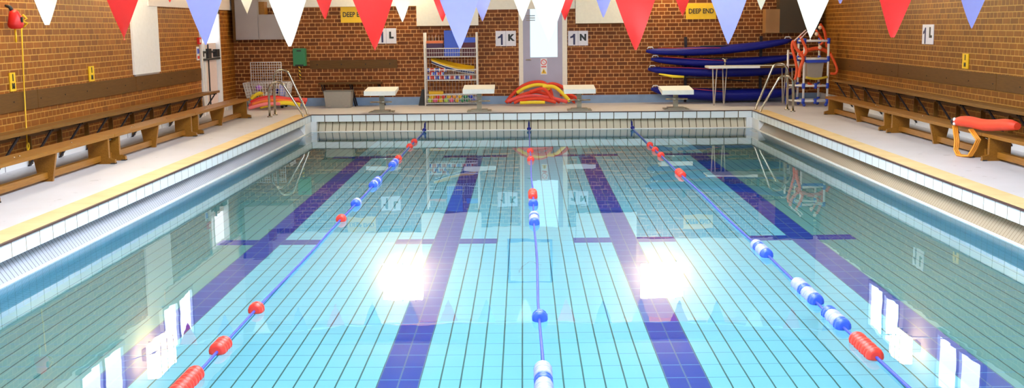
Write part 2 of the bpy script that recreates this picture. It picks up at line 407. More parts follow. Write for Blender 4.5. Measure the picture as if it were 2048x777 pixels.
# blue skirting on the end wall, white tiled skirting along the side walls
b = MB(); b.span((WL, FW-.03, DZ), (WR, FW, DZ+.16)); struct(b, 'baseboard_end', mat('blue_skirting', (.22, .33, .52), .45, var=.1, vscale=4))
skt = tile_mat('skirting_tile', (.78, .77, .78), (.05, .05, .06), 1, .78, .6, .008, rough=.3)
b = MB(); b.span((WL, NW, DZ), (WL+.03, DY0-.06, DZ+.17)); b.span((WL, DY1+.06, DZ), (WL+.03, FW-.03, DZ+.17)); struct(b, 'baseboard_left', skt)
b = MB(); b.span((WR-.03, NW, DZ), (WR, FW-.03, DZ+.17)); struct(b, 'baseboard_right', skt)

# clerestory windows in the side walls
dayM = emis('frosted_daylight_pane', (.86, .92, 1.0), E_WIN)
wn = 0
for side, X0, ylist in ((-1, WL, [(17.25, 18.75), (13.9, 15.4), (10.4, 11.9), (6.9, 8.4), (3.4, 4.9)]), (1, WR, [(17.3, 18.8), (14.1, 15.6), (10.4, 11.9), (6.9, 8.4), (3.4, 4.9)])):  # nearest three of each side lie unseen, added to keep the lighting even
    for (y0, y1) in ylist:
        wn += 1; z0, z1 = 2.56, 3.3
        b = MB(); b.span((X0-side*.012, y0, z0), (X0-side*.02, y1, z1)); p = struct(b, 'window_%d' % wn, dayM)
        b = MB(); X1 = X0-side*.06
        for (ya, yb, za, zb) in ((y0-.07, y0, z0-.07, z1+.07), (y1, y1+.07, z0-.07, z1+.07), ((y0+y1)/2-.05, (y0+y1)/2+.05, z0, z1), (y0, y1, z0-.07, z0), (y0, y1, z1, z1+.07)):
            b.span((X0, ya, za), (X1, yb, zb))
        b.build('window_frame', mat('pale_grey_frame', (.55, .58, .68), .4), p)

# ------------------------------------------------------------------ floodlights (they glow in the water)
lampM = emis('floodlight_bowl', (1.0, .80, .48), E_LAMP); lampS = emis('side_floodlight_bowl', (1.0, .74, .38), E_SIDE)
def floodlight(label, c, nrm, wid, hei, em):
    t = thing('floodlight', label, 'floodlight', c, 'warm floodlights high on the walls')
    n = Vector(nrm); s = Vector((-n.y, n.x, 0)); C_ = Vector(c)
    r = Matrix((s, n, (0, 0, 1))).transposed()
    MB().box(C_+n*.10, (.16, .20, .16), r).bevel(.01).build('housing', GREYB, t)
    MB().box(C_+n*.27, (wid, .14, hei), r).bevel(.03).build('diffuser', em, t)
    for k_ in (-1, 0, 1):
        b = MB(); b.tube([C_+s*(k_*wid*.33)+n*.18+Vector((0, 0, -hei/2-.02)), C_+s*(k_*wid*.33)+n*.36+Vector((0, 0, -hei/2-.02)), C_+s*(k_*wid*.33)+n*.36+Vector((0, 0, hei/2+.02)), C_+s*(k_*wid*.33)+n*.18+Vector((0, 0, hei/2+.02))], .006, 6)
        b.build('guard_bar', DARKM, t)
floodlight('warm floodlight on the upper end wall, left of the clock', (-2.5, FW, 3.28), (0, -1, 0), .80, .70, lampM)
floodlight('warm floodlight on the upper end wall, right of the clock', (2.78, FW, 3.28), (0, -1, 0), .85, .70, lampM)
floodlight('warm floodlight between the clerestory windows of the left wall', (WL, 16.4, 3.0), (1, 0, 0), .9, .5, lampS)
floodlight('warm floodlight between the clerestory windows of the right wall', (WR, 16.5, 3.0), (-1, 0, 0), .6, .4, lampS)
floodlight('warm floodlight above the red throw bag on the left wall', (WL, 12.7, 3.1), (1, 0, 0), .9, .5, lampS)

# clock above the end door
t = thing('wall_clock', 'large square white clock with blue rim above the end door', 'clock', (.10, FW, 2.92))
MB().span((-.36, FW-.05, 2.46), (.56, FW, 3.38)).build('case', BLUE, t)
MB().span((-.31, FW-.06, 2.51), (.51, FW-.05, 3.33)).build('dial', PLW, t)
b = MB(); b.bar((.1, FW-.068, 2.92), (-.15, FW-.068, 3.12), .03, .008); b.bar((.1, FW-.07, 2.92), (.34, FW-.07, 3.02), .02, .008); b.build('hand', RED, t)

# ------------------------------------------------------------------ things on the end wall
def sign(label, p0, p1, body, name='sign', base=None, cat='sign', group=None):
    a, c = at(*p0, y=FW), at(*p1, y=FW)
    t = thing(name, label, cat, ((a.x+c.x)/2, FW, (a.z+c.z)/2), group)
    MB().span((a.x, FW-.012, c.z), (c.x, FW, a.z)).build('panel', base or YEL, t)
    return t, a, c
t, a, c = sign('yellow DEEP END sign on the left of the end wall', (681, 14), (740, 45), '', 'deep_end_sign', group='yellow deep end signs')
text('DEEP END', .135, ((a.x+c.x)/2, FW-.014, (a.z+c.z)/2), (1, 0, 0), (0, 0, 1), BLACK, t, sx=.82, bold=.002)
t, a, c = sign('yellow DEEP END sign on the right of the end wall, above the kayaks', (1372, 7), (1432, 38), '', 'deep_end_sign', group='yellow deep end signs')
text('DEEP END', .135, ((a.x+c.x)/2, FW-.014, (a.z+c.z)/2), (1, 0, 0), (0, 0, 1), BLACK, t, sx=.82, bold=.002)
SGW = mat('sign_white', (.80, .78, .86), .4); INK = mat('navy_ink', (.02, .02, .10), .5)
for p0, p1, L, lab in (((752, 57), (793, 87), 'L', 'white card sign reading 1 L left of the wire rack'), ((991, 62), (1032, 92), 'K', 'white card sign reading 1 K left of the end door'), ((1136, 62), (1176, 91), 'N', 'white card sign reading 1 N right of the end door')):
    t, a, c = sign(lab, p0, p1, '', 'lane_sign', SGW, group='white lane letter signs')
    mx = (a.x+c.x)/2; mz = (a.z+c.z)/2; wd = c.x-a.x
    MB().span((mx-.004, FW-.014, c.z), (mx+.004, FW-.012, a.z)).build('divider', LILAC, t)
    glyph_one(.30, (mx-wd*.25, FW-.012, mz-.02), (1, 0, 0), INK, t)
    text(L, .17, (mx+wd*.25, FW-.014, mz+.01), (1, 0, 0), (0, 0, 1), BLACK, t, bold=.010)
for p0, p1, lab in (((834, 52), (957, 52), 'large white board high on the end wall above the wire rack'), ((1151, 47), (1275, 47), 'large white board high on the end wall right of the door')):
    a, c = at(*p0, y=FW), at(*p1, y=FW)
    t = thing('white_board', lab, 'board', ((a.x+c.x)/2, FW, a.z), 'white boards on the end wall')
    MB().span((a.x, FW-.06, a.z), (c.x, FW, 2.95)).build('panel', mat('board_white', (.92, .88, .76), .5), t)
    MB().span((a.x, FW-.07, a.z-.02), (c.x, FW, a.z)).build('bottom_rail', woodX, t)
# overhead grey cupboard in the left corner
a, c = at(472, 80, y=FW-.35), at(566, 80, y=FW-.35)
t = thing('wall_cabinet', 'grey overhead wall cabinet in the left corner of the end wall', 'cabinet', ((a.x+c.x)/2, FW, a.z))
zt = at(515, 29, y=FW-.35).z; xm = at(519, 80, y=FW-.35).x
MB().span((a.x, FW-.35, a.z), (c.x, FW, zt)).build('body', GREYP, t)
for (x0, x1, z1) in ((a.x, xm-.006, 2.75), (xm+.006, c.x, zt)): MB().span((x0+.01, FW-.37, a.z+.01), (x1-.01, FW-.35, z1-.01)).build('door', GREYP, t)
MB().span((a.x, FW-.35, zt), (xm, FW, 2.75)).build('upper_body', GREYP, t)
MB().span((a.x-.05, FW-.36, a.z-.03), (a.x, FW, 2.75)).build('side_panel', woodX, t)
MB().span((xm+.0, FW-.30, zt), (xm+.11, FW, 2.4)).build('bracket', woodB, t)
# brown box in the right corner
a, c = at(1531, 66, y=FW-.3), at(1560, 18, y=FW-.3)
t = thing('boxed_cabinet', 'brown boxed cabinet high in the right corner above the kayaks', 'cabinet', (c.x, FW, a.z))
BRB = mat('brown_box', (.34, .16, .05), .5, var=.1, vscale=4); BRD = mat('brown_box_dark', (.05, .03, .012), .5)  # lit front and shaded side of one box, shade put into the darker colour
MB().span((a.x, FW-.3, a.z), (c.x, FW, c.z)).bevel(.008).build('body', BRB, t)
MB().span((c.x, FW-.28, a.z), (c.x+.78, FW, 2.45)).bevel(.008).build('rear_body', BRD, t)
# backrest board and folded bench
a, c = at(620, 121, y=FW), at(795, 136, y=FW)
t = thing('wall_board', 'short dark wooden board fixed to the end wall below the green box', 'board', ((a.x+c.x)/2, FW, a.z))
MB().span((a.x, FW-.03, c.z), (c.x, FW, a.z)).bevel(.005).build('plank', woodX, t)
b = MB()
for q in range(4): b.ball((a.x+.15+q*(c.x-a.x-.3)/3, FW-.032, (a.z+c.z)/2), .012, n=8)
b.build('screw', DARKM, t)
a, c = at(637, 166, y=FW-.3), at(762, 168, y=FW-.3)
t = thing('folding_bench', 'low dark wooden bench with steel legs behind the grey box', 'bench', ((a.x+c.x)/2, FW-.15, DZ))
MB().span((a.x, FW-.33, a.z-.035), (c.x, FW-.03, a.z)).bevel(.006).build('seat', woodX, t)
for xx in (a.x+.06, (a.x+c.x)/2+.0, c.x-.06):
    for yy_ in (FW-.30, FW-.07): MB().tube([(xx, yy_, a.z-.035), (xx+.10, yy_, DZ)], .014).build('leg', DARKM, t)
    MB().tube([(xx+.06, FW-.30, DZ+.16), (xx+.06, FW-.07, DZ+.16)], .010).build('stretcher', DARKM, t)
# grey bin
a = at(648, 209, z=DZ); x0 = at(648, 200, y=21.9).x; x1 = at(703, 200, y=21.9).x
t = thing('storage_box', 'grey plastic storage box on the deck below the dark board', 'box', ((x0+x1)/2, 22.05, DZ))
b = MB(); zt = at(675, 184, y=21.9).z
b.prism([(x0+.03, 21.9, DZ), (x1-.03, 21.9, DZ), (x1, 21.88, zt), (x0, 21.88, zt)], (0, .33, 0)); b.bevel(.01).build('body', GREYB, t)
MB().span((x0-.004, 21.875, zt), (x1+.004, 22.22, zt+.022)).bevel(.01).build('lid', mat('dark_grey_lid', (.16, .15, .14), .5), t)
for xx in (x0+.1, x1-.1): MB().span((xx-.03, 21.865, DZ+.02), (xx+.03, 21.9, DZ+.05)).build('latch', GREYP, t)
# green rescue housing with striped cord
a, c = at(586, 97, y=FW-.1), at(612, 132, y=FW-.1)
t = thing('rescue_line_housing', 'green plastic rescue line box on the end wall', 'safety box', ((a.x+c.x)/2, FW, c.z))
MB().span((a.x, FW-.14, c.z), (c.x, FW, a.z)).bevel(.03, 3).build('body', GREEN, t)
MB().span((a.x+.03, FW-.15, c.z+.06), (c.x-.03, FW-.13, a.z-.09)).bevel(.008).build('cover', GREEN, t)
MB().span((a.x+.08, FW-.155, a.z-.06), (c.x-.08, FW-.135, a.z-.035)).build('slot', BLACK, t)
MB().span((a.x+.04, FW-.15, c.z-.005), (c.x-.04, FW-.10, c.z+.03)).build('base_slot', BLACK, t)
def stripe_mat():
    m, nt, bs = nm('striped_cord'); N = NB(nt); P = N.pos()
    f = N.m('GREATER_THAN', N.m('FRACT', N.m('MULTIPLY', N.m('ADD', P[2], P[0]), 14)), .45)
    nt.links.new(N.mix(f, (.05, .03, .02), (.9, .55, .03)), bs.inputs['Base Color']); return m
xc = (a.x+c.x)/2-.01; MB().tube([(xc, FW-.12, c.z+.01), (xc+.005, FW-.11, c.z-.13), (xc+.01, FW-.10, at(599, 158, y=FW-.1).z)], .018).build('cord', stripe_mat(), t)

# end door
dl, dr = at(1047, 190, y=FW).x, at(1125, 190, y=FW).x
b = MB(); ft = 2.34
b.span((dl-.085, FW-.05, DZ), (dl, FW, ft)); b.span((dr, FW-.05, DZ), (dr+.095, FW, ft)); b.span((dl, FW-.05, ft-.07), (dr, FW, ft))
door = struct(b, 'door_1', CREAM)
w0, w1 = at(1060, 40, y=FW), at(1115, 114, y=FW)
b = MB(); y0, y1 = FW-.035, FW
b.span((dl, y0, DZ+.01), (dr, y1, w1.z)); b.span((dl, y0, w1.z), (w0.x, y1, ft-.07)); b.span((w1.x, y0, w1.z), (dr, y1, ft-.07)); b.span((w0.x, y0, 2.2), (w1.x, y1, ft-.07))
b.build('door_leaf', LILAC, door)
b = MB(); b.span((w0.x, FW-.02, w1.z), (w1.x, FW-.012, 2.2)); b.build('door_pane', emis('bright_door_pane', (.62, .88, 1.0), 1.35), door)
b = MB()
for q in range(3): b.span((w0.x-.08, FW-.045, 2.06-q*.045), (w0.x+.10, FW-.035, 2.08-q*.045))
b.build('louvre', GREYP, door)
b = MB(); b.tube([(dl+.05, FW-.06, 1.20), (dl+.16, FW-.06, 1.20)], .012); b.tube([(dl+.06, FW-.035, 1.20), (dl+.06, FW-.06, 1.20)], .01); b.build('door_handle', STEEL, door)
a = at(1081, 117, y=FW); c = at(1094, 149, y=FW)
t = thing('warning_notice', 'white door notice with red no entry circle and yellow warning triangle', 'sign', ((a.x+c.x)/2, FW-.036, c.z))
MB().span((a.x, FW-.044, c.z), (c.x, FW-.036, a.z)).build('panel', PLW, t)
mx = (a.x+c.x)/2; hz = a.z-c.z
ring = [(mx+.052*math.cos(q*PI/12), FW-.047, a.z-.075+.052*math.sin(q*PI/12)) for q in range(24)]
MB().tube(ring, .007, 6, closed=True).build('prohibition_ring', RED, t)
MB().bar((mx-.036, FW-.047, a.z-.04), (mx+.036, FW-.047, a.z-.11), .012, .006).build('prohibition_slash', RED, t)
MB().span((mx-.05, FW-.048, a.z-.175), (mx+.05, FW-.044, a.z-.155)).build('red_band', RED, t)
MB().prism([(mx-.055, FW-.044, c.z+.02), (mx+.055, FW-.044, c.z+.02), (mx, FW-.044, c.z+.12)], (0, -.004, 0)).build('warning_triangle', YEL, t)
MB().span((mx-.006, FW-.052, c.z+.035), (mx+.006, FW-.048, c.z+.085)).build('exclamation_mark', BLACK, t)

# doorway in the left wall: white frame, pinkish leaf, black panic gear, bright outside
b = MB()
b.span((WL-.25, DY0-.0, DZ), (WL+.03, DY0+.07, 2.23)); b.span((WL-.25, DY1-.06, DZ), (WL+.03, DY1, 2.23)); b.span((WL-.25, DY0, 2.16), (WL+.03, DY1, 2.24))
door = struct(b, 'door_2', PLW)
PINK = mat('pink_door_leaf', (.82, .66, .64), .45)
b = MB(); b.span((WL-.10, DY0+.07, DZ), (WL-.05, DY1-.06, 1.62)); b.build('door_leaf', PINK, door)
b = MB(); b.span((WL-.09, DY0+.07, 1.62), (WL-.07, DY1-.06, 2.16)); b.build('door_pane', emis('bright_side_pane', (1, .93, .95), 2.0), door)
ym = DY0+.42
MB().span((WL-.05, ym-.06, DZ), (WL-.02, ym+.02, 2.16)).build('leaf_stile', PLW, door)
b = MB(); b.tube([(WL-.0, ym+.10, DZ+.05), (WL-.0, ym+.10, 1.60)], .014); b.tube([(WL+.02, DY0+.1, 1.33), (WL+.02, DY1-.08, 1.33)], .018)
b.span((WL-.05, ym+.02, 1.34), (WL+.03, ym+.22, 1.52)); b.span((WL-.05, DY1-.28, 1.36), (WL+.03, DY1-.10, 1.50)); b.span((WL-.05, DY0+.09, 1.38), (WL+.02, DY0+.2, 1.46))
b.tube([(WL-.02, DY0+.1, 1.46), (WL-.02, DY1-.1, 1.46)], .02); b.build('panic_bar', BLACK, door)
b = MB(); b.span((WL-.25, DY0, DZ-.12), (WL, DY1, DZ)); struct(b, 'door_sill', DECK)

# ------------------------------------------------------------------ things on the side walls
a = at(266, 148, x=WL); c = at(318, 143, x=WL)
t = thing('wall_panel', 'tall white panel mounted on the left brick wall', 'panel', (WL, (a.y+c.y)/2, 1.22))
MB().span((WL, a.y, 1.215), (WL+.03, c.y, 2.52)).bevel(.006).build('panel', mat('panel_white', (.88, .86, .86), .45), t)
MB().span((WL, a.y+.05, 1.19), (WL+.025, c.y-.05, 1.215)).build('bottom_rail', GREYP, t)
for (x, sgn, y0, y1, lab) in ((WL, 1, 3, DY0-.05, 'long dark wooden backrest board on the left wall'), (WR, -1, 3, 21.6, 'long dark wooden backrest board on the right wall')):
    t = thing('backrest_board', lab, 'board', (x, (y0+y1)/2, 1.0), 'backrest boards')
    b = MB()
    n = 5
    for q in range(n): ya = y0+(y1-y0)*q/n; b.span((x, ya+.004, .97 if sgn > 0 else 1.0), (x+sgn*.022, ya+(y1-y0)/n-.004, 1.185 if sgn > 0 else 1.20))
    b.bevel(.004, 1).build('plank', woodD, t)
    b = MB()
    for q in range(24): b.ball((x+sgn*.022, y0+.3+(y1-y0-.6)*q/23, 1.08), .009, n=6)
    b.build('screw', DARKM, t)
def side_sign(name, label, p0, p1, x, sgn, base, lines, group=None):
    a, c = at(*p0, x=x), at(*p1, x=x); yc = (a.y+c.y)/2; zc = (a.z+c.z)/2
    t = thing(name, label, 'sign', (x, yc, zc), group)
    hw = abs(a.y-c.y)/2
    MB().span((x, yc-hw, c.z), (x+sgn*.012, yc+hw, a.z)).build('panel', base, t)
    ux = (0, 1, 0) if sgn > 0 else (0, -1, 0)          # reading direction seen from inside the hall
    for (s_, sz, dy, dz, mm, bo) in lines:
        if s_ == '1' and sz > .2: glyph_one(.33, (x+sgn*.012, yc+dy*ux[1], zc+dz), ux, mm, t); continue
        text(s_, sz, (x+sgn*.014, yc+dy*ux[1], zc+dz), ux, (0, 0, 1), mm, t, bold=bo)
    return t
side_sign('lane_sign', 'white card sign reading 1 L on the right brick wall', (1847, 49), (1867, 89), WR, -1, SGW, [('1', .27, -.12, -.02, INK, .012), ('L', .20, .12, .02, BLACK, .010)], 'white lane letter signs')
side_sign('depth_sign', 'small yellow depth sign below the red throw bag', (17, 146), (31, 182), WL, 1, YEL, [('1', .11, 0, .045, BLACK, .003), ('M', .09, 0, -.05, BLACK, .003)], 'small yellow depth signs')
side_sign('depth_sign', 'small yellow depth sign on the left wall between throw bag and white panel', (176, 133), (188, 162), WL, 1, YEL, [('1', .10, 0, .045, BLACK, .003), ('M', .08, 0, -.05, BLACK, .003)], 'small yellow depth signs')
side_sign('depth_sign', 'small yellow depth sign on the right brick wall', (1927, 107), (1937, 138), WR, -1, YEL, [('1', .10, 0, .045, BLACK, .003), ('M', .08, 0, -.05, BLACK, .003)], 'small yellow depth signs')
a = at(396, 82, x=WL)
t = thing('fire_call_point', 'small red fire call point beside the left doorway', 'alarm', (WL, a.y, a.z))
MB().box((WL+.02, a.y, a.z), (.04, .13, .12)).bevel(.01).build('body', RED, t); MB().box((WL+.042, a.y, a.z), (.006, .07, .06)).build('glass', PLW, t)
a = at(395, 107, x=WL)
t = thing('fire_notice', 'small white and blue notice under the red call point', 'sign', (WL, a.y, a.z))
MB().box((WL+.006, a.y, a.z), (.012, .14, .24)).build('panel', PLW, t); MB().box((WL+.014, a.y, a.z+.04), (.006, .10, .09)).build('blue_symbol', BLUE, t); MB().box((WL+.014, a.y, a.z-.07), (.006, .10, .05)).build('red_symbol', RED, t)

# red throw bag and the hanging yellow rope
a = at(22, 14, x=WL+.08); c = at(31, 58, x=WL+.1); yb = at(29, 40, x=WL+.1).y
t = thing('throw_bag', 'red rescue throw bag hanging from a black strap on the left wall', 'rescue bag', (WL+.1, yb, c.z))
z0, z1 = c.z, at(25, 20, x=WL+.1).z
b = MB(); H_ = z1-z0
b.tube([(WL+.11, yb, z0), (WL+.11, yb, z0+.02), (WL+.11, yb, z0+H_*.25), (WL+.11, yb, z0+H_*.55), (WL+.10, yb-.01, z0+H_*.85), (WL+.09, yb-.02, z1)], [.05, .078, .085, .075, .055, .03], 14); b.build('bag', RED, t)
MB().span((WL+.18, yb-.03, z0+H_*.35), (WL+.2, yb-.005, z0+H_*.62)).build('label_patch', BLACK, t)
b = MB(); b.tube([(WL+.09, yb-.02, z1-.01), (WL+.07, yb-.03, z1+.035), (WL+.02, yb-.03, z1+.05)], [.026, .022, .014], 8); b.build('strap', BLACK, t)
b = MB(); b.tube([(WL+.17, yb+.06, z0+H_*.75), (WL+.2, yb+.09, z0+H_*.55), (WL+.17, yb+.05, z0+H_*.42), (WL+.2, yb+.10, z0+H_*.3), (WL+.16, yb+.08, z0+H_*.1)], .012, 6)
b.tube([(WL+.1, yb, z0+.01), (WL+.1, yb+.005, z0-.09), (WL+.1, yb+.0, z0-.15)], .012, 6); b.build('cord', YEL, t)
rp = [at(43, 52, x=WL+.03), at(45, 100, x=WL+.04), at(48, 170, x=WL+.04), at(52, 245, x=WL+.05), at(54, 285, x=WL+.10), at(56, 312, x=WL+.12)]
t = thing('hanging_rope', 'thin yellow rope hanging down the left wall behind the bench', 'rope', rp[-1])
MB().tube(rp, .008, 6).build('line', YEL, t)
b = MB(); k_ = at(56, 293, x=WL+.11); b.tube([k_+Vector((.0, .03*math.cos(q*.8), .04*math.sin(q*.8))) for q in range(8)], .010, 6, closed=True); b.build('knot', YEL, t)

# ------------------------------------------------------------------ benches
GB_L = 3.30
def gym_bench(label, xc, yc, group, hb):
    t = thing('gym_bench', label, 'bench', (xc, yc, DZ), group)
    L = GB_L/2; zt = DZ+hb
    MB().span((xc-.135, yc-L, zt-.038), (xc+.135, yc+L, zt)).bevel(.008).build('seat', woodB, t)
    MB().span((xc-.03, yc-L+.1, DZ+.03), (xc+.03, yc+L-.1, DZ+.10)).bevel(.006).build('rail', woodB, t)
    for s in (-1, 1):
        y = yc+s*(L-.17)
        b = MB(); b.prism([(xc-.12, y-.02, zt-.038), (xc+.12, y-.02, zt-.038), (xc+.12, y-.02, DZ+.07), (xc+.19, y-.02, DZ+.05), (xc+.19, y-.02, DZ), (xc-.19, y-.02, DZ), (xc-.19, y-.02, DZ+.05), (xc-.12, y-.02, DZ+.07)], (0, .05, 0))
        f = b.bevel(.004, 1).build('leg', woodB, t)
        for e in (-1, 1): MB().span((xc+e*.165-.025, y-.03, DZ), (xc+e*.165+.025, y+.04, DZ+.012)).build('rubber_foot', BLACK, f)
        MB().tube([(xc-.05, y+s*.04, zt-.07), (xc, y+s*.09, zt-.09), (xc+.05, y+s*.04, zt-.07)], .01, 6).build('hook', STEEL, t)
    MB().prism([(xc-.125, yc-.02, zt-.038), (xc+.125, yc-.02, zt-.038), (xc+.07, yc-.02, DZ), (xc-.07, yc-.02, DZ)], (0, .04, 0)).bevel(.004, 1).build('leg', woodB, t)
    b = MB()
    for q in (-.45*L, -.38*L, .4*L): b.ball((xc+.02, yc+q, zt+.002), .012, (1, 1, .5), 8)
    b.build('bolt', STEEL, t)
    return t
for yc, lab in ((18.16, 'wooden gym bench by the left wall, farthest one near the doorway'), (14.85, 'wooden gym bench by the left wall, middle one of the row'), (11.54, 'wooden gym bench by the left wall, nearest one under the yellow rope')):
    gym_bench(lab, -4.99, yc, 'gym benches along the left wall', .335)
for yc, lab in ((17.62, 'wooden gym bench by the right wall, farthest one near the corner trolley'), (14.31, 'wooden gym bench by the right wall, middle one of the row'), (11.0, 'wooden gym bench by the right wall, nearest one under the rescue tube')):
    gym_bench(lab, 5.30, yc, 'gym benches along the right wall', .30)
def wall_bench(label, x, sgn, y0, y1, dep, zt, step):
    t = thing('wall_bench', label, 'bench', (x, (y0+y1)/2, zt), 'wall mounted bench shelves')
    MB().prism([(x+sgn*.02, y0, zt-.075), (x+sgn*dep, y0, zt-.04), (x+sgn*dep, y0, zt), (x+sgn*.02, y0, zt-.035)], (0, y1-y0, 0)).bevel(.006).build('seat', woodS, t)
    MB().span((x+sgn*.022, y0, zt-.15), (x+sgn*.05, y1, zt-.078)).build('cleat', woodD, t)
    y = y1-.06
    while y > y0+.1:
        f = MB().bar((x+sgn*(dep-.06), y, zt-.05), (x+sgn*.03, y, zt-.50), .055, .014).build('brace', DARKM, t)
        MB().bar((x+sgn*.045, y+.03, zt-.13), (x+sgn*.045, y+.03, zt-.46), .06, .02).build('upright', woodS, t)
        MB().bar((x+sgn*.05, y, zt-.085), (x+sgn*(dep-.04), y, zt-.056), .02, .022).build('bracket_arm', DARKM, t)
        y -= step
wall_bench('long varnished wall bench with slanting braces behind the left gym benches', WL, 1, 4.0, 19.9, .40, .80, .87)
wall_bench('long varnished wall bench with slanting braces behind the right gym benches', WR, -1, 4.0, 20.3, .40, .86, .83)

# rescue tube on the right bench
a = at(1916, 270, x=5.12); c = at(2016, 254, x=5.12)
zt = DZ+.30
p0 = Vector((5.10, a.y+.02, zt+.076)); p1 = Vector((5.22, c.y, max(c.z, zt+.13)))
t = thing('rescue_tube', 'red foam rescue tube lying across the two nearest right gym benches', 'rescue tube', (5.15, (p0.y+p1.y)/2, zt))
b = MB(); path = [p0.lerp(p1, q/10)+Vector((0, 0, .012*math.sin(q*.9))) for q in range(11)]
b.tube(path, [.045, .062, .066, .066, .064, .066, .066, .064, .066, .060, .04], 12); b.build('foam_body', ORF, t)
d = (p1-p0).normalized(); b = MB(); b.tube([p0-d*.05, p0-d*.01], .05, 12); b.build('end_cap', BLACK, t)
b = MB(); b.ball(p0+Vector((-.04, -.05, .03)), .022, n=8); b.ball(p0+Vector((-.04, -.05, -.02)), .02, n=8); b.build('clip', PLW, t)
b = MB()
for off in (0, .02, -.02):
    sp = [p0+Vector((-.02, -.02, -.05)), at(1914, 284, x=5.05), at(1912, 300, x=5.04), at(1917, 317, x=5.03), at(1928, 319, x=5.06), at(1940, 312, x=5.08), at(1950, 296, x=5.12), at(1957, 280, x=5.09), p0+Vector((.0, -.45, -.055))]
    b.tube([Vector((q.x+off, q.y, max(q.z, DZ+.014))) for q in sp], .013, 6)
b.build('strap', mat('orange_strap', (.80, .30, .02), .55), t)
t.location = t.location

# ------------------------------------------------------------------ starting blocks
def start_block(label, xc, ztop, tilt=0):
    yb = PY1+.34
    t = thing('starting_block', label, 'starting block', (xc, yb, DZ), 'starting blocks on the far deck')
    z0 = ztop; y0 = PY1+.02; y1 = y0+.60
    b = MB(); b.prism([(xc-.285, y0, z0-.02), (xc-.285, y0-.0, z0-.10), (xc-.285, y0+.03, z0-.10), (xc-.285, y1, z0-.02), (xc-.285, y1, z0+.03)], (.57, 0, 0))
    b.bevel(.01).build('platform', mat('block_white', (.90, .90, .86), .4), t)
    b = MB(); b.box((xc, yb, (DZ+z0)/2), (.085, .085, z0-DZ)); b.bevel(.006).build('post', TAUPE, t)
    b = MB(); b.box((xc, yb-.04, DZ+.012), (.44, .40, .024)); b.box((xc, yb-.04, DZ+.035), (.30, .26, .022)); b.bevel(.005).build('base_plate', TAUPE, t)
    b = MB(); b.tube([(xc-.2, yb-.14, DZ+.20), (xc+.2, yb-.14, DZ+.20)], .013); b.tube([(xc, yb-.14, DZ+.20), (xc, yb-.03, DZ+.20)], .013)
    b.build('grip_bar', STEEL, t)
for px, py, lab in ((759, 190, 'white starting block in front of the grey box, leftmost of the row'), (957, 186, 'white starting block in front of the wire rack'), (1160, 186, 'white starting block at the right of the noodle heap'), (1356, 188, 'white starting block in front of the kayaks, rightmost of the row')):
    p = at(px, py, y=PY1+.02); start_block(lab, p.x, p.z+.085)

# ------------------------------------------------------------------ pool ladders
def arc(c, r, a0, a1, n, ux, uz=Vector((0, 0, 1))):
    return [c+ux*(r*math.cos(a0+(a1-a0)*q/n))+uz*(r*math.sin(a0+(a1-a0)*q/n)) for q in range(n+1)]
def ladder(label, sgn, X0, xpost, ys, hs):
    t = thing('pool_ladder', label, 'ladder', (xpost, sum(ys)/2, DZ))
    for y, h_ in zip(ys, hs):
        e = Vector((X0+sgn*.04, y, DZ-.02)); top = DZ+h_; xo = xpost
        # slanted rail from pool edge to the top curve, then a vertical post down to the deck
        R = .15; cxp = xo-sgn*R
        c = Vector((cxp, y, top-R)); ux = Vector((sgn, 0, 0))
        pts = [Vector((X0+sgn*.02, y, -.35)), Vector((X0+sgn*.03, y, DZ-.02))]
        pts += [Vector((X0+sgn*.06, y, DZ+.07))]
        pts += [q for q in arc(c, R, math.radians(150), 0, 9, ux)]
        pts += [Vector((xo, y, DZ))]
        r = MB().tube(pts, .021, 10).build('rail', STEEL, t)
        MB().tube([(xo, y, DZ), (xo, y, DZ+.02)], .045, 14).build('flange', STEEL, r)
    for z in (-.1, -.38): MB().span((X0-sgn*.06, ys[0], z-.015), (X0+sgn*.02, ys[1], z+.015)).build('step', PLW, t)
ladder('stainless pool ladder at the far left corner of the pool', -1, PXL, -4.50, (19.78, 20.22), (.62, .82))
ladder('stainless pool ladder at the far right corner of the pool', 1, PXR, 4.74, (19.78, 20.22), (.63, .83))

# ------------------------------------------------------------------ wire rack and what it holds
RX0, RX1, RYF, RYB = at(850, 150, y=22.15).x, at(954, 150, y=22.15).x, 22.15, 22.52
zR = lambda py: at(900, py, y=RYF).z
rack = thing('wire_rack', 'white wire shelving rack against the end wall left of the door', 'rack', ((RX0+RX1)/2, 22.33, DZ))
for x in (RX0, RX1):
    for y in (RYF, RYB): MB().tube([(x, y, DZ), (x, y, zR(65))], .016, 8).build('post', WIRE, rack)
shelves = [(114, 97), (161, 140), (207, 190)]
for i, (pb, pt) in enumerate(shelves):
    zb, ztp = max(zR(pb), DZ+.03), zR(pt)
    b = MB()
    for y in (RYF, RYB):
        b.tube([(RX0, y, zb), (RX1, y, zb)], .009, 6); b.tube([(RX0, y, ztp), (RX1, y, ztp)], .009, 6); b.tube([(RX0, y, (zb+ztp)/2), (RX1, y, (zb+ztp)/2)], .005, 6)
        for q in range(1, 22): x = RX0+(RX1-RX0)*q/22; b.tube([(x, y, zb), (x, y, ztp)], .003, 4)
    for x in (RX0, RX1): b.tube([(x, RYF, zb), (x, RYB, zb)], .009, 6); b.tube([(x, RYF, ztp), (x, RYB, ztp)], .009, 6)
    for q in range(1, 22): x = RX0+(RX1-RX0)*q/22; b.tube([(x, RYF, zb), (x, RYB, zb)], .003, 4)
    b.build('wire_shelf', WIRE, rack)
b = MB()
for q in range(1, 16): x = RX0+(RX1-RX0)*q/16; b.tube([(x, RYB+.01, DZ+.1), (x, RYB+.01, zR(70))], .0025, 4)
b.build('back_wires', WIRE, rack)
def rx(px): return at(px, 100, y=RYF+.12).x
zs1 = zR(114)+.014
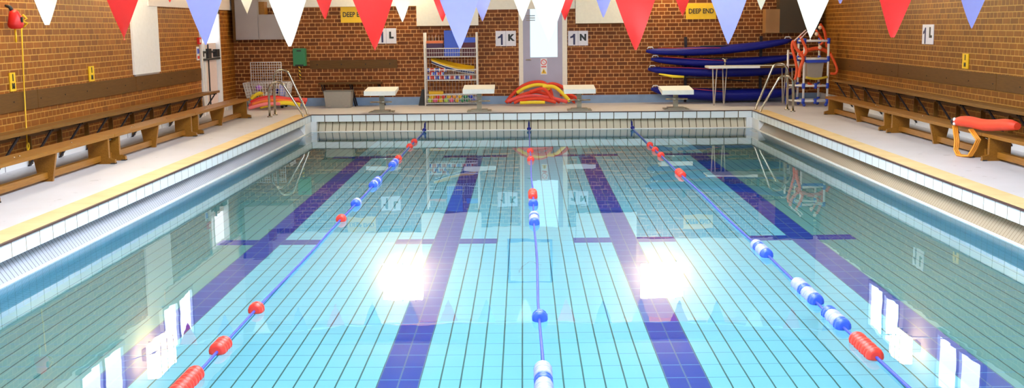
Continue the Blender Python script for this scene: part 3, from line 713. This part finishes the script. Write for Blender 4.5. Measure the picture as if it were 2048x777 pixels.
o = MB().span((rx(889), RYF+.05, zs1), (rx(920), RYF+.09, zR(61))).bevel(.012).build('kickboard', BLUE); tag(o, 'bright blue kickboard standing in the top of the wire rack', 'kickboard')
for q, (x0, x1, m, h0, h1, lab) in enumerate(((853, 886, MAROON, 0, .14, 'dark maroon foam block on the left of the top rack shelf'), (923, 950, MAROON, 0, .26, 'dark maroon foam block on the right of the top rack shelf'), (853, 886, mat('dark_purple_foam', (.07, .03, .09), .6), .142, .25, 'dark purple foam block under the orange float in the rack'), (853, 886, mat('orange_float', (.85, .20, .06), .5), .252, .30, 'flat orange foam float on top of the left foam blocks'), (928, 951, BLUE, .262, .36, 'blue foam float on top of the right foam block in the rack'))):
    o = MB().span((rx(x0), RYF+.10, zs1+h0), (rx(x1), RYB-.04, zs1+h1)).bevel(.01).build('foam_float', m); tag(o, lab, 'float', 'foam floats on the top shelf of the rack')
# body board sloping across the middle shelf
zs2 = zR(161)+.012
a = at(862, 116, y=RYF+.1); c = at(948, 137, y=RYF+.1)
t = thing('body_board', 'yellow and navy body board lying tilted on the middle rack shelf', 'body board', ((a.x+c.x)/2, RYF+.12, (a.z+c.z)/2))
for k_, (dz, th, m) in enumerate(((0, .035, YEL), (-.028, .02, PLW), (-.052, .03, mat('board_navy', (.01, .02, .12), .4)), (-.075, .014, PLW))):
    b = MB(); n = 12; top = []; 
    for q in range(n+1):
        f = q/n; x = a.x+(c.x-a.x)*f; z = a.z+(c.z-a.z)*f-.035*math.sin(PI*f)+dz-.02; wdt = .04+.10*min(1, 3*f)**.7
        top.append((x, z, wdt))
    ym_ = RYF+.20
    for (x0, z0, w0_), (x1, z1, w1_) in zip(top, top[1:]):
        b.prism([(x0, ym_-w0_, z0), (x1, ym_-w1_, z1), (x1, ym_+w1_, z1+w1_*.45), (x0, ym_+w0_, z0+w0_*.45)], (0, 0, -th))
    b.build(('deck', 'rail_stripe', 'hull', 'base_stripe')[k_], m, t)
# tricolour pull buoys on the middle shelf
proto = None
for r_ in range(3):
    for q in range((4, 5, 9)[::-1][r_] if r_ else 9):
        x = rx(857)+.075+q*.083+(.04 if r_ % 2 else 0) if r_ else rx(857)+q*.1
        if r_ == 2 and q > 3: break
        x = rx(857)+.02+q*(.098)+(.045 if r_ % 2 else 0)
        z = zs2+.04+r_*.075
        if r_ == 1 and q > 2: break
        if proto is None:
            t = thing('dumbbell_float', '', 'float', (x, RYF+.08, z))
            b = MB(); b.tube([(x-.042, RYF+.08, z), (x-.014, RYF+.08, z)], .038, 10); b.build('end_disc', BLUE, t, (x, RYF+.08, z))
            b = MB(); b.tube([(x-.014, RYF+.08, z), (x+.014, RYF+.08, z)], .036, 10); b.build('middle_disc', PLW, t, (x, RYF+.08, z))
            b = MB(); b.tube([(x+.014, RYF+.08, z), (x+.042, RYF+.08, z)], .038, 10); b.build('end_disc', RED, t, (x, RYF+.08, z))
            for ch in t.children: ch.location = (0, 0, 0)
            proto = t
        else:
            t = copy_tree(proto); t.location = (x, RYF+.08, z)
            t.rotation_euler = (0, PI if (q+r_) % 2 else 0, 0)
        t['label'] = 'blue white and red foam float in the pile on the middle rack shelf'; t['category'] = 'float'; t['group'] = 'tricolour floats on the middle rack shelf'
# balls, boxes in the bottom basket
zs3 = max(zR(207), DZ+.03)+.014
t = MB().span((rx(855), RYF+.20, zs3), (rx(884), RYB-.06, zR(184))).bevel(.008).build('toy_box', YEL); tag(t, 'yellow box standing at the left of the bottom rack basket', 'box')
bc = [('yellow', YEL), ('pink', mat('ball_pink', (.85, .12, .30), .4)), ('lime', mat('ball_lime', (.45, .70, .08), .4)), ('red', RED), ('green', mat('ball_green', (.04, .28, .12), .4)), ('blue', BLUE), ('orange', mat('ball_orange', (.9, .35, .03), .4))]
seq = [(0, 2, 0), (1, 1, 0), (2, 0, 0), (3, 2, 0), (4, 1, 0), (5, 0, 0), (6, 4, 0), (7, 4, 0), (8, 5, 0), (0.5, 0, 1), (1.5, 3, 1), (2.5, 3, 1), (3.5, 0, 1), (4.5, 6, 1), (5.5, 0, 1), (6.5, 4, 1), (7.5, 5, 1)]
for q, ci, lv in seq:
    x = rx(858)+q*.108; z = zs3+.045+lv*.072
    o = MB().ball((0, 0, 0), .045, n=14).build('play_ball', bc[ci][1]); o.location = (x, RYF+.075+.01*lv, z)
    tag(o, '%s play ball in the bottom basket of the wire rack' % bc[ci][0], 'ball', '%s play balls in the rack' % bc[ci][0])
o = MB().prism([at(842, 209, z=DZ)*0+Vector((RX0-.16, 22.35, DZ)), Vector((RX0-.03, 22.35, DZ)), Vector((RX0-.03, 22.35, DZ+.32)), Vector((RX0-.09, 22.35, DZ+.32))], (0, .12, 0)).build('doorstop_wedge', BLACK); tag(o, 'black wedge shaped object standing left of the wire rack', 'wedge')

# ------------------------------------------------------------------ wire cage trolley in the left corner
t = thing('wire_cage', 'white wire mesh basket with tall back panel in the left corner', 'cage', (-5.05, 22.1, DZ))
def grid(b, p00, p10, p11, p01, nu, nv, r=.005):
    p00, p10, p11, p01 = map(Vector, (p00, p10, p11, p01))
    for q in range(nu+1): f = q/nu; b.tube([p00.lerp(p10, f), p01.lerp(p11, f)], r if q not in (0, nu) else r*2, 4)
    for q in range(nv+1): f = q/nv; b.tube([p00.lerp(p01, f), p10.lerp(p11, f)], r if q not in (0, nv) else r*2, 4)
yk = 22.42; a = at(501, 125, y=yk); c = at(564, 172, y=yk)
b = MB(); grid(b, (a.x, yk, c.z), (c.x, yk, c.z), (c.x, yk, a.z), (a.x, yk, a.z), 13, 9); b.build('back_panel', WIRE, t)
yf = 21.95; a = at(486, 167, y=yf); c = at(577, 205, y=yf); x0b, x1b = at(498, 205, y=yf).x, at(568, 205, y=yf).x
b = MB(); zb = DZ+.06
grid(b, (x0b, yf, zb), (x1b, yf, zb), (c.x, yf, a.z), (a.x, yf, a.z), 16, 8)
grid(b, (x0b, yf, zb), (x0b, yk, zb), (a.x, yk, a.z), (a.x, yf, a.z), 8, 8); grid(b, (x1b, yf, zb), (x1b, yk, zb), (c.x, yk, a.z), (c.x, yf, a.z), 8, 8)
grid(b, (x0b, yf, zb), (x1b, yf, zb), (x1b, yk, zb), (x0b, yk, zb), 14, 8); grid(b, (x0b, yk, zb), (x1b, yk, zb), (c.x, yk, a.z), (a.x, yk, a.z), 14, 8)
b.build('basket', WIRE, t)
b = MB()
for x in (x0b+.05, x1b-.05):
    for y in (yf+.05, yk-.05): b.ball((x, y, DZ+.03), .03, n=8)
b.build('caster', BLACK, t)
a = at(565, 178, y=22.1)
o = MB().span((a.x-.05, 22.06, zb+.02), (a.x+.02, 22.3, a.z+.08)).bevel(.03, 3).build('float_jacket', LBL); tag(o, 'pale blue buoyancy jacket at the right of the wire basket', 'float')
for q, (px, py, m, lab) in enumerate(((517, 176, mat('purple_toy', (.40, .12, .70), .5), 'purple toy ball in the wire basket'), (523, 190, YEL, 'yellow toy ball in the wire basket'), (552, 182, NAVY, 'navy toy ball in the wire basket'), (507, 194, YELF, 'yellow toy ball low at the left of the wire basket'), (535, 190, PLW, 'white toy ball in the middle of the wire basket'))):
    p = at(px, py, y=22.12); o = MB().ball((0, 0, 0), .058, n=14).build('toy_ball', m); o.location = (p.x, 22.14, max(p.z, zb+.09)); tag(o, lab, 'ball', 'toy balls in the wire basket')

# ------------------------------------------------------------------ swim noodles
def noodle(label, pts, m, group, r=.034, name='swim_noodle'):
    # smooth the control points
    P = [Vector(p) for p in pts]
    def cr(p0, p1, p2, p3, u): return .5*((2*p1)+(-p0+p2)*u+(2*p0-5*p1+4*p2-p3)*u*u+(-p0+3*p1-3*p2+p3)*u**3)
    Q = []
    for i in range(len(P)-1):
        a_, b_, c_, d_ = P[max(i-1, 0)], P[i], P[i+1], P[min(i+2, len(P)-1)]
        for s_ in range(6): Q.append(cr(a_, b_, c_, d_, s_/6))
    Q.append(P[-1])
    for v in Q: v.z = max(v.z, DZ+r+.002)
    o = MB().tube(Q, r, 10).build(name, m, None, tuple(Q[0])); tag(o, label, 'pool noodle', group); return o
def npx(lst, y): return [at(px, py, y=y+dy) for (px, py, dy) in lst]
g = 'foam noodles in the left corner'
noodle('pink noodle arching over the left corner pile', npx([(499, 212, 0), (520, 202, 0), (548, 198, 0), (585, 199, 0), (614, 200, 0)], 21.75), PKF, g, .038)
noodle('red noodle at the back of the left corner pile', npx([(502, 205, 0), (525, 196, 0), (555, 195, 0), (590, 201, 0), (612, 206, 0)], 21.85), RED, g, .034)
noodle('orange noodle across the left corner pile', npx([(505, 209, 0), (530, 203, 0), (560, 201, 0), (590, 204, 0)], 21.66), mat('deep_orange_foam', (.9, .22, .04), .5), g, .03)
noodle('yellow noodle lying in front of the left corner pile', npx([(520, 214, 0), (545, 209, 0), (570, 206, 0), (600, 210, 0)], 21.58), YELF, g, .04)
noodle('pale pink noodle lowest at the left of the corner pile', npx([(498, 217, 0), (515, 212, 0), (535, 208, 0), (560, 208, 0)], 21.5), mat('pale_pink_foam', (.90, .22, .24), .5), g, .034)
noodle('short yellow noodle poking up behind the corner pile', npx([(503, 198, 0), (512, 190, 0), (522, 186, 0)], 21.9), YELF, g, .034)
g = 'foam noodles heaped at the end door'; Y0 = 22.05
noodle('orange noodle forming the tallest arch of the door heap', npx([(1012, 206, 0), (1030, 184, 0), (1055, 168, 0), (1085, 165, 0), (1100, 180, 0), (1106, 205, 0)], Y0+.30), ORF, g, .036)
noodle('orange noodle arching over the right of the door heap', npx([(1080, 176, 0), (1105, 168, 0), (1130, 178, 0), (1142, 196, 0), (1150, 205, 0)], Y0+.38), ORF, g, .036)
noodle('yellow noodle arching over the right of the door heap', npx([(1085, 174, 0), (1108, 174, 0), (1126, 188, 0), (1140, 203, 0)], Y0+.145), YELF, g, .036)
noodle('yellow noodle arching over the left of the door heap', npx([(1034, 186, 0), (1050, 176, 0), (1072, 170, 0), (1092, 172, 0), (1098, 180, 0)], Y0+.225), YELF, g, .034)
noodle('orange noodle crossing low through the door heap', npx([(1018, 205, 0), (1040, 192, 0), (1070, 184, 0), (1095, 190, 0), (1120, 205, 0)], Y0+.06), ORF, g, .034)
noodle('orange noodle across the middle of the door heap', npx([(1014, 203, 0), (1036, 196, 0), (1064, 192, 0), (1100, 196, 0), (1135, 204, 0)], Y0-.03), PKF, g, .034)
noodle('orange noodle curling down the middle of the door heap', npx([(1060, 184, 0), (1085, 178, 0), (1098, 188, 0), (1106, 204, 0)], Y0-.105), ORF, g, .032)
noodle('yellow noodle lying at the foot of the door heap', npx([(1040, 206, 0), (1065, 205, 0), (1090, 205, 0)], Y0-.26), YELF, g, .03)
noodle('orange noodle at the front of the door heap', npx([(1028, 206, 0), (1045, 200, 0), (1080, 198, 0), (1112, 205, 0)], Y0-.185), ORF, g, .03)
noodle('orange noodle straying right of the door heap', npx([(1120, 190, 0), (1140, 190, 0), (1155, 198, 0), (1160, 206, 0)], Y0+.29), ORF, g, .03)

# ------------------------------------------------------------------ kayaks on their rack
rk = thing('kayak_rack', 'dark steel wall rack holding the blue kayaks', 'rack', (3.9, FW, DZ))
YK = 22.30
def kayak(label, pl, pr, hh, bow=True, sag=0.0):
    a, c = at(*pl, y=YK), at(*pr, y=YK)
    t = thing('kayak', label, 'kayak', ((a.x+c.x)/2, YK, (a.z+c.z)/2), 'blue kayaks against the end wall')
    b = MB(); n = 22; rings = []; bm = b.bm
    for q in range(n+1):
        f = q/n; s_ = math.sin(PI*f)**.42 if 0 < f < 1 else 0
        p = Vector((a.x+(c.x-a.x)*f, YK, a.z+(c.z-a.z)*f-sag*math.sin(PI*f)+.02*(abs(2*f-1)**3)))
        hy, hz = .02+.19*s_, .03+hh*s_
        rings.append([bm.verts.new(p+Vector((0, hy*math.cos(w_), hz*math.sin(w_)*(1.0 if math.sin(w_) < 0 else .75)))) for w_ in [2*PI*j/14 for j in range(14)]])
    for A, B in zip(rings, rings[1:]):
        for j in range(14): f_ = bm.faces.new([A[j], A[(j+1) % 14], B[(j+1) % 14], B[j]]); f_.smooth = True
    bm.faces.new(rings[0]); bm.faces.new(rings[-1][::-1])
    b.build('hull', NAVY, t)
    m_ = (a+c)/2
    b = MB(); ring = [m_+Vector((.36*math.cos(q*PI/10), .15*math.sin(q*PI/10), hh*.75+.012-sag)) for q in range(20)]; b.tube(ring, .012, 6, closed=True); b.build('cockpit_rim', BLACK, t)
    for e, f in ((a, .03), (c, .97)):
        p = a.lerp(c, f); b = MB(); b.tube([p+Vector((-.06, 0, .05)), p+Vector((-.04, 0, .085)), p+Vector((.04, 0, .085)), p+Vector((.06, 0, .05))], .012, 6); b.build('end_handle', PLW, t)
    b = MB(); b.tube([a.lerp(c, .08)+Vector((0, -.10, .06)), a.lerp(c, .3)+Vector((0, -.17, hh*.75-sag*.8)), m_+Vector((0, -.2, hh*.45-sag))], .006, 6); b.build('deck_line', mat('red_line', (.6, .05, .05), .5), t)
kayak('blue kayak on the top of the wall rack, tilted up to the right', (1292, 104), (1584, 82), .072, sag=.055)
kayak('blue kayak second from the top of the wall rack', (1302, 120), (1588, 115), .072, sag=.06)
kayak('blue kayak third from the top of the wall rack, behind the table', (1296, 140), (1590, 140), .085, sag=.025)
kayak('blue kayak lying lowest, just above the deck', (1302, 180), (1592, 184), .115, sag=.06)
for px in (1370, 1520):
    x = at(px, 150, y=FW).x
    MB().span((x-.025, FW-.06, DZ), (x+.025, FW, 1.62)).build('upright', DARKM, rk)
    for (ly, ry, sg, h2) in ((140, 140, .025, .085),):
        f = (px-1297)/290; z = at(px, ly+(ry-ly)*f, y=YK).z-sg*math.sin(PI*f)-.035-h2*math.sin(PI*f)**.55; MB().span((x-.02, YK-.12, z-.03), (x+.02, FW-.03, z)).build('arm', DARKM, rk)
t = thing('paddle', 'yellow kayak paddle blade sticking out below the third kayak', 'paddle', (2.9, 22.2, .85))
MB().tube(npx([(1318, 148, 0), (1345, 153, 0), (1368, 154, 0)], 22.05), [.012, .028, .022], 8).build('blade', YELF, t)
MB().tube(npx([(1368, 154, 0), (1420, 157, .1), (1500, 163, .2)], 22.05), .012, 8).build('shaft', DARKM, t)
p = at(1450, 122, y=21.95); t = thing('clamp_fitting', 'small silver clamp on the side of the second kayak', 'fitting', p)
b = MB(); b.ball(p, .03, n=8); b.tube([p+Vector((-.05, 0, .04)), p+Vector((0, 0, .03)), p+Vector((.05, 0, .04))], .01, 6); b.ball(p+Vector((0, 0, -.07)), .022, n=8); b.build('clamp', STEEL, t)
MB().tube([p+Vector((0, 0, -.09)), p, p+Vector((0, .12, .0))], .008, 6).build('pin', STEEL, t)

# folding table before the kayaks
TYF = 21.5; a = at(1418, 133, y=TYF); c = at(1602, 139, y=TYF); xm = at(1520, 136, y=TYF).x; tz = a.z-.0
t = thing('folding_table', 'long narrow folding table with white top edge before the kayaks', 'table', ((a.x+c.x)/2, TYF+.25, DZ))
MB().span((a.x, TYF, tz-.04), (c.x, TYF+.5, tz)).bevel(.006).build('tabletop', mat('table_top', (.75, .72, .66), .4), t)
MB().span((a.x-.004, TYF-.006, tz-.042), (xm, TYF+.0, tz-.002)).build('white_edging', PLW, t)
MB().span((xm, TYF-.006, tz-.042), (c.x+.004, TYF+.0, tz-.002)).build('brown_edging', woodX, t)
for x in (a.x+.10, c.x-.14):
    for y, dx in ((TYF+.05, 0), (TYF+.45, .26)):
        if x > 5 and dx: dx = -.1
        for e in (-.03, .05): MB().tube([(x+dx+e+.01, y, tz-.04), (x+dx+.012+e*.15, y, DZ)], .012, 8).build('leg', mat('pale_metal', (.62, .55, .48), .35, .4), t)

# ------------------------------------------------------------------ pipe trolley with hoops in the right corner
TX0, TX1 = at(1609, 100, y=21.0).x, at(1657, 100, y=21.0).x; TYA, TYB = 21.0, 21.45
zq = lambda py: at(1630, py, y=21.0).z
t = thing('pipe_trolley', 'white pipe trolley with blue joints in the right corner', 'trolley', ((TX0+TX1)/2, 21.95, DZ))
PIPE = mat('pipe_white', (.78, .76, .74), .35); JB = mat('joint_blue', (.02, .06, .50), .35)
lv = [zq(82), zq(118), zq(172), DZ+.10]
XL = TX0-.22
for (x, y) in ((TX0, TYA), (TX1, TYA), (TX0, TYB), (TX1-.05, TYB)):
    MB().tube([(x, y, DZ+.06), (x, y, lv[0])], .021, 10).build('upright_pipe', PIPE, t)
MB().tube([(XL, TYB-.1, DZ+.06), (XL, TYB-.1, zq(100))], .021, 10).build('upright_pipe', PIPE, t)
for z in lv:
    b = MB(); b.tube([(TX0, TYA, z), (TX1, TYA, z)], .02, 10); b.tube([(TX0, TYB, z), (TX1-.05, TYB, z)], .02, 10); b.tube([(TX0, TYA, z), (TX0, TYB, z)], .02, 10); b.tube([(TX1, TYA, z), (TX1-.05, TYB, z)], .02, 10)
    if z < .9: b.tube([(XL, TYB-.1, z), (TX0, TYA, z)], .02, 10)
    b.build('cross_pipe', PIPE, t)
    for (x, y) in ((TX0, TYA), (TX1, TYA), (TX0, TYB), (TX1-.05, TYB)): MB().tube([(x, y, z-.05), (x, y, z+.05)], .031, 10).build('joint', JB, t)
    if z < .9: MB().tube([(XL, TYB-.1, z-.05), (XL, TYB-.1, z+.05)], .031, 10).build('joint', JB, t); MB().tube([((TX0+TX1)/2, TYA, z-.05), ((TX0+TX1)/2, TYA, z+.05)], .031, 10).build('joint', JB, t)
b = MB(); b.span((TX0+.03, TYA-.02, lv[1]-.07), (TX1-.03, TYA+.02, lv[1]-.02)); b.build('blue_band', JB, t)
b = MB(); 
for x in (TX0+.02, TX1-.02, XL): b.ball((x, TYA if x > XL else TYB-.1, DZ+.032), .032, n=10)
for x in (TX0+.02, TX1-.06): b.ball((x, TYB, DZ+.032), .032, n=10)
b.build('caster', mat('caster_blue', (.03, .06, .4), .4), t)
o = MB().prism([(TX0+.06, TYA+.05, lv[1]-.03), (TX1-.06, TYA+.05, lv[1]-.03), (TX1-.10, TYA+.05, lv[1]-.38), (TX0+.10, TYA+.05, lv[1]-.38)], (0, .28, 0)).bevel(.03, 3).build('mesh_bag', mat('bag_grey', (.34, .29, .24), .7)); tag(o, 'grey brown mesh bag hanging inside the pipe trolley', 'bag')
g = 'hoops and tubes hung on the pipe trolley'; OR2 = mat('red_orange_hoop', (.80, .09, .015), .45)
def cpx(l, y): return npx([(x, py, 0) for x, py in l], y)
noodle('red orange tube hanging down the left side of the trolley', cpx([(1588, 80), (1592, 96), (1604, 110), (1606, 120), (1600, 138), (1598, 155)], 20.945), OR2, g, .03, 'hanging_tube')
noodle('long red tube falling behind the left of the trolley', cpx([(1586, 82), (1584, 95), (1590, 118), (1594, 140), (1590, 160)], 21.22), OR2, g, .026, 'hanging_tube')
noodle('second red orange tube slanting over the trolley left', cpx([(1600, 72), (1608, 88), (1613, 102), (1608, 112)], 20.887), OR2, g, .026, 'hanging_tube')
noodle('red orange tube arching over the top of the trolley', cpx([(1598, 111), (1615, 101), (1635, 97), (1650, 101), (1661, 109)], 21.22), OR2, g, .036, 'hanging_tube')
noodle('red tube rising to the wall behind the trolley', cpx([(1640, 48), (1648, 60), (1652, 78), (1654, 95)], 21.498), OR2, g, .026, 'hanging_tube')
noodle('red tube crossing under the white flag', cpx([(1632, 60), (1640, 74), (1646, 84), (1640, 90)], 21.33), OR2, g, .022, 'hanging_tube')
noodle('thin red hoop leaning on the right of the trolley', cpx([(1661, 108), (1668, 122), (1674, 138), (1671, 147), (1661, 147)], 20.92), OR2, g, .024, 'hanging_tube')
noodle('red tube lying low inside the trolley', cpx([(1616, 166), (1630, 174), (1643, 170)], 21.20), OR2, g, .024, 'hanging_tube')
noodle('yellow tube lying across the middle of the trolley', cpx([(1612, 155), (1632, 158), (1655, 154)], 20.94), mat('dull_yellow', (.55, .38, .02), .5), g, .022, 'hanging_tube')
noodle('pale pink pole slanting up left of the white flag', cpx([(1588, 82), (1600, 71), (1612, 60)], 20.852), mat('pale_pole', (.85, .60, .55), .4), g, .012, 'hanging_tube')
noodle('second pale pink pole slanting up left of the white flag', cpx([(1600, 78), (1608, 70), (1616, 62)], 20.852), mat('pale_pole', (.85, .60, .55), .4), g, .010, 'hanging_tube')
for px, py, lab in ((1640, 55, 'upper pale ball tied to the red tubes'), (1633, 68, 'middle pale ball tied to the red tubes'), (1640, 95, 'lower pale ball tied to the red tubes')):
    p = at(px, py, y=21.22 if py < 90 else 21.12); o = MB().ball((0, 0, 0), .036, n=12).build('pale_ball', mat('pale_cream_ball', (.85, .62, .45), .4)); o.location = p; tag(o, lab, 'ball', 'pale balls on the red tubes')

# ------------------------------------------------------------------ lane ropes
ROPEM = mat('rope_blue', (.03, .05, .42), .5); FR = mat('float_red', (.72, .035, .02), .4); FB = mat('float_blue', (.03, .09, .60), .35); FL = mat('float_lilac', (.30, .33, .72), .35)
def lane_rope(label, px_anchor, floats):
    X = px_anchor
    t = thing('lane_rope', label, 'lane rope', (X, (PY0+PY1)/2, 0), 'lane ropes across the pool')
    b = MB(); pts = [(X, PY1+.1, .15), (X, PY1-.02, .06)]+[(X+.006*math.sin(q*1.3), PY1-.35-q*(PY1-.6-PY0)/26, .012) for q in range(27)]+[(X, PY0, .05)]
    b.tube(pts, .0095, 6); b.build('rope', ROPEM, t)
    b = MB(); b.tube([(X, PY1+.02, .13), (X, PY1-.03, .05), (X, PY1-.06, .03)], .016, 8); b.ball((X, PY1-.16, .035), .04, (1, 1.4, .8), 10); b.build('anchor', NAVY, t)
    for (y, n, m, lab_) in floats:
        for q in range(n):
            mm = m if not isinstance(m, tuple) else m[q % len(m)]
            yy_ = y+q*.095; R = .052
            o = MB().tube([(X, yy_-.045, .014), (X, yy_-.038, .014), (X, yy_-.012, .014), (X, yy_-.008, .014), (X, yy_+.008, .014), (X, yy_+.012, .014), (X, yy_+.038, .014), (X, yy_+.045, .014)], [R*.55, R*.92, R, R*.86, R*.86, R, R*.92, R*.55], 14).build('float', mm, t)
            if lab_ and q == 0: o['label'] = lab_
lane_rope('left lane rope with red and blue floats', -1.80, [(5.55, 4, FR, 'red float'), (6.33, 2, FR, 'red float'), (7.27, 1, FR, 'red float'), (10.8, 1, FR, 'red float'), (11.75, 2, (FB, FL), 'blue float'), (13.15, 6, (FB, FL, FB), 'blue float'), (15.1, 5, (FB, FL, FB), 'blue float'), (15.9, 1, FR, 'red float'), (17.5, 1, FR, 'red float'), (18.25, 1, FR, 'red float')])
lane_rope('middle lane rope with mostly blue floats', .09, [(5.5, 5, (FL, FL, FB), 'lilac float'), (7.0, 1, FB, 'blue float'), (10.5, 5, (FB, FL, FL), 'blue float'), (11.65, 1, FB, 'blue float'), (12.15, 4, FR, 'red float'), (15.6, 1, FR, 'red float'), (16.65, 1, FR, 'red float')])
lane_rope('right lane rope with lilac floats and four red ones', 1.955, [(6.12, 4, FR, 'red float'), (6.75, 4, (FB, FL, FL), 'lilac float'), (7.38, 6, (FB, FL, FL), 'lilac float'), (8.92, 5, (FB, FL, FL), 'lilac float'), (13.8, 4, FR, 'red float'), (15.95, 1, FR, 'red float'), (16.65, 1, FR, 'red float'), (17.35, 1, FR, 'red float')])

# ------------------------------------------------------------------ bunting
def bunting(label, Y, tips, name='bunting'):
    t = thing(name, label, 'bunting', (0, Y, 2.1), 'flag lines over the pool')
    L = []
    for (px, py, ch) in tips:
        p = at(px, py, y=Y); L.append((p.x, p.z, ch))
    hh, hw = .325, .125
    line = [(WL, Y, L[0][1]+hh+.25)]+[(x, Y, z+hh) for x, z, c_ in L]+[(WR, Y, L[-1][1]+hh+.12)]
    MB().tube(line, .006, 6).build('cord', PLW, t)
    for i, (x, z, ch) in enumerate(L):
        m = {'R': fR, 'B': fB, 'W': fW}[ch]; b = MB(); bm = b.bm; n = 8; tw = random.uniform(-.25, .25); cu_ = random.uniform(-.02, .02)
        rows = []
        for q in range(n+1):
            f = q/n; ww = hw*(1-f)**.92+.003; zz = z+hh*(1-f)+.0
            rw = []
            for e in (-1, -.33, .33, 1):
                yo = tw*f*.05+cu_*(e*e)*(1-f)+.012*math.sin(3*f+i)+math.sin(i*2.1)*.03*f*e
                rw.append(bm.verts.new((x+e*ww, Y+yo, zz)))
            rows.append(rw)
        for A, B in zip(rows, rows[1:]):
            for j in range(3): f_ = bm.faces.new([A[j], A[j+1], B[j+1], B[j]]); f_.smooth = True
        o = b.build('pennant', m, t); o['label'] = {'R': 'red pennant', 'B': 'violet blue pennant', 'W': 'white pennant'}[ch]
bunting('nearer line of large red, white and violet pennants over the pool', 6.85, [(-70, 20, 'B'), (95, 50, 'W'), (250, 80, 'R'), (413, 90, 'B'), (580, 93, 'W'), (750, 102, 'R'), (920, 98, 'B'), (1098, 82, 'W'), (1271, 100, 'R'), (1456, 88, 'B'), (1622, 80, 'W'), (1787, 75, 'R'), (1943, 57, 'B'), (2095, 30, 'W')])
bunting('farther line of small pennants over the deep end', 15.4, [(340, 5, 'R'), (418, 20, 'B'), (495, 28, 'W'), (573, 33, 'B'), (650, 38, 'R'), (727, 40, 'B'), (805, 44, 'W'), (885, 43, 'R'), (965, 43, 'B'), (1045, 42, 'W'), (1130, 41, 'R'), (1207, 35, 'B'), (1285, 35, 'W'), (1365, 33, 'R'), (1443, 28, 'B'), (1522, 20, 'W'), (1600, 14, 'R'), (1681, 7, 'B')])
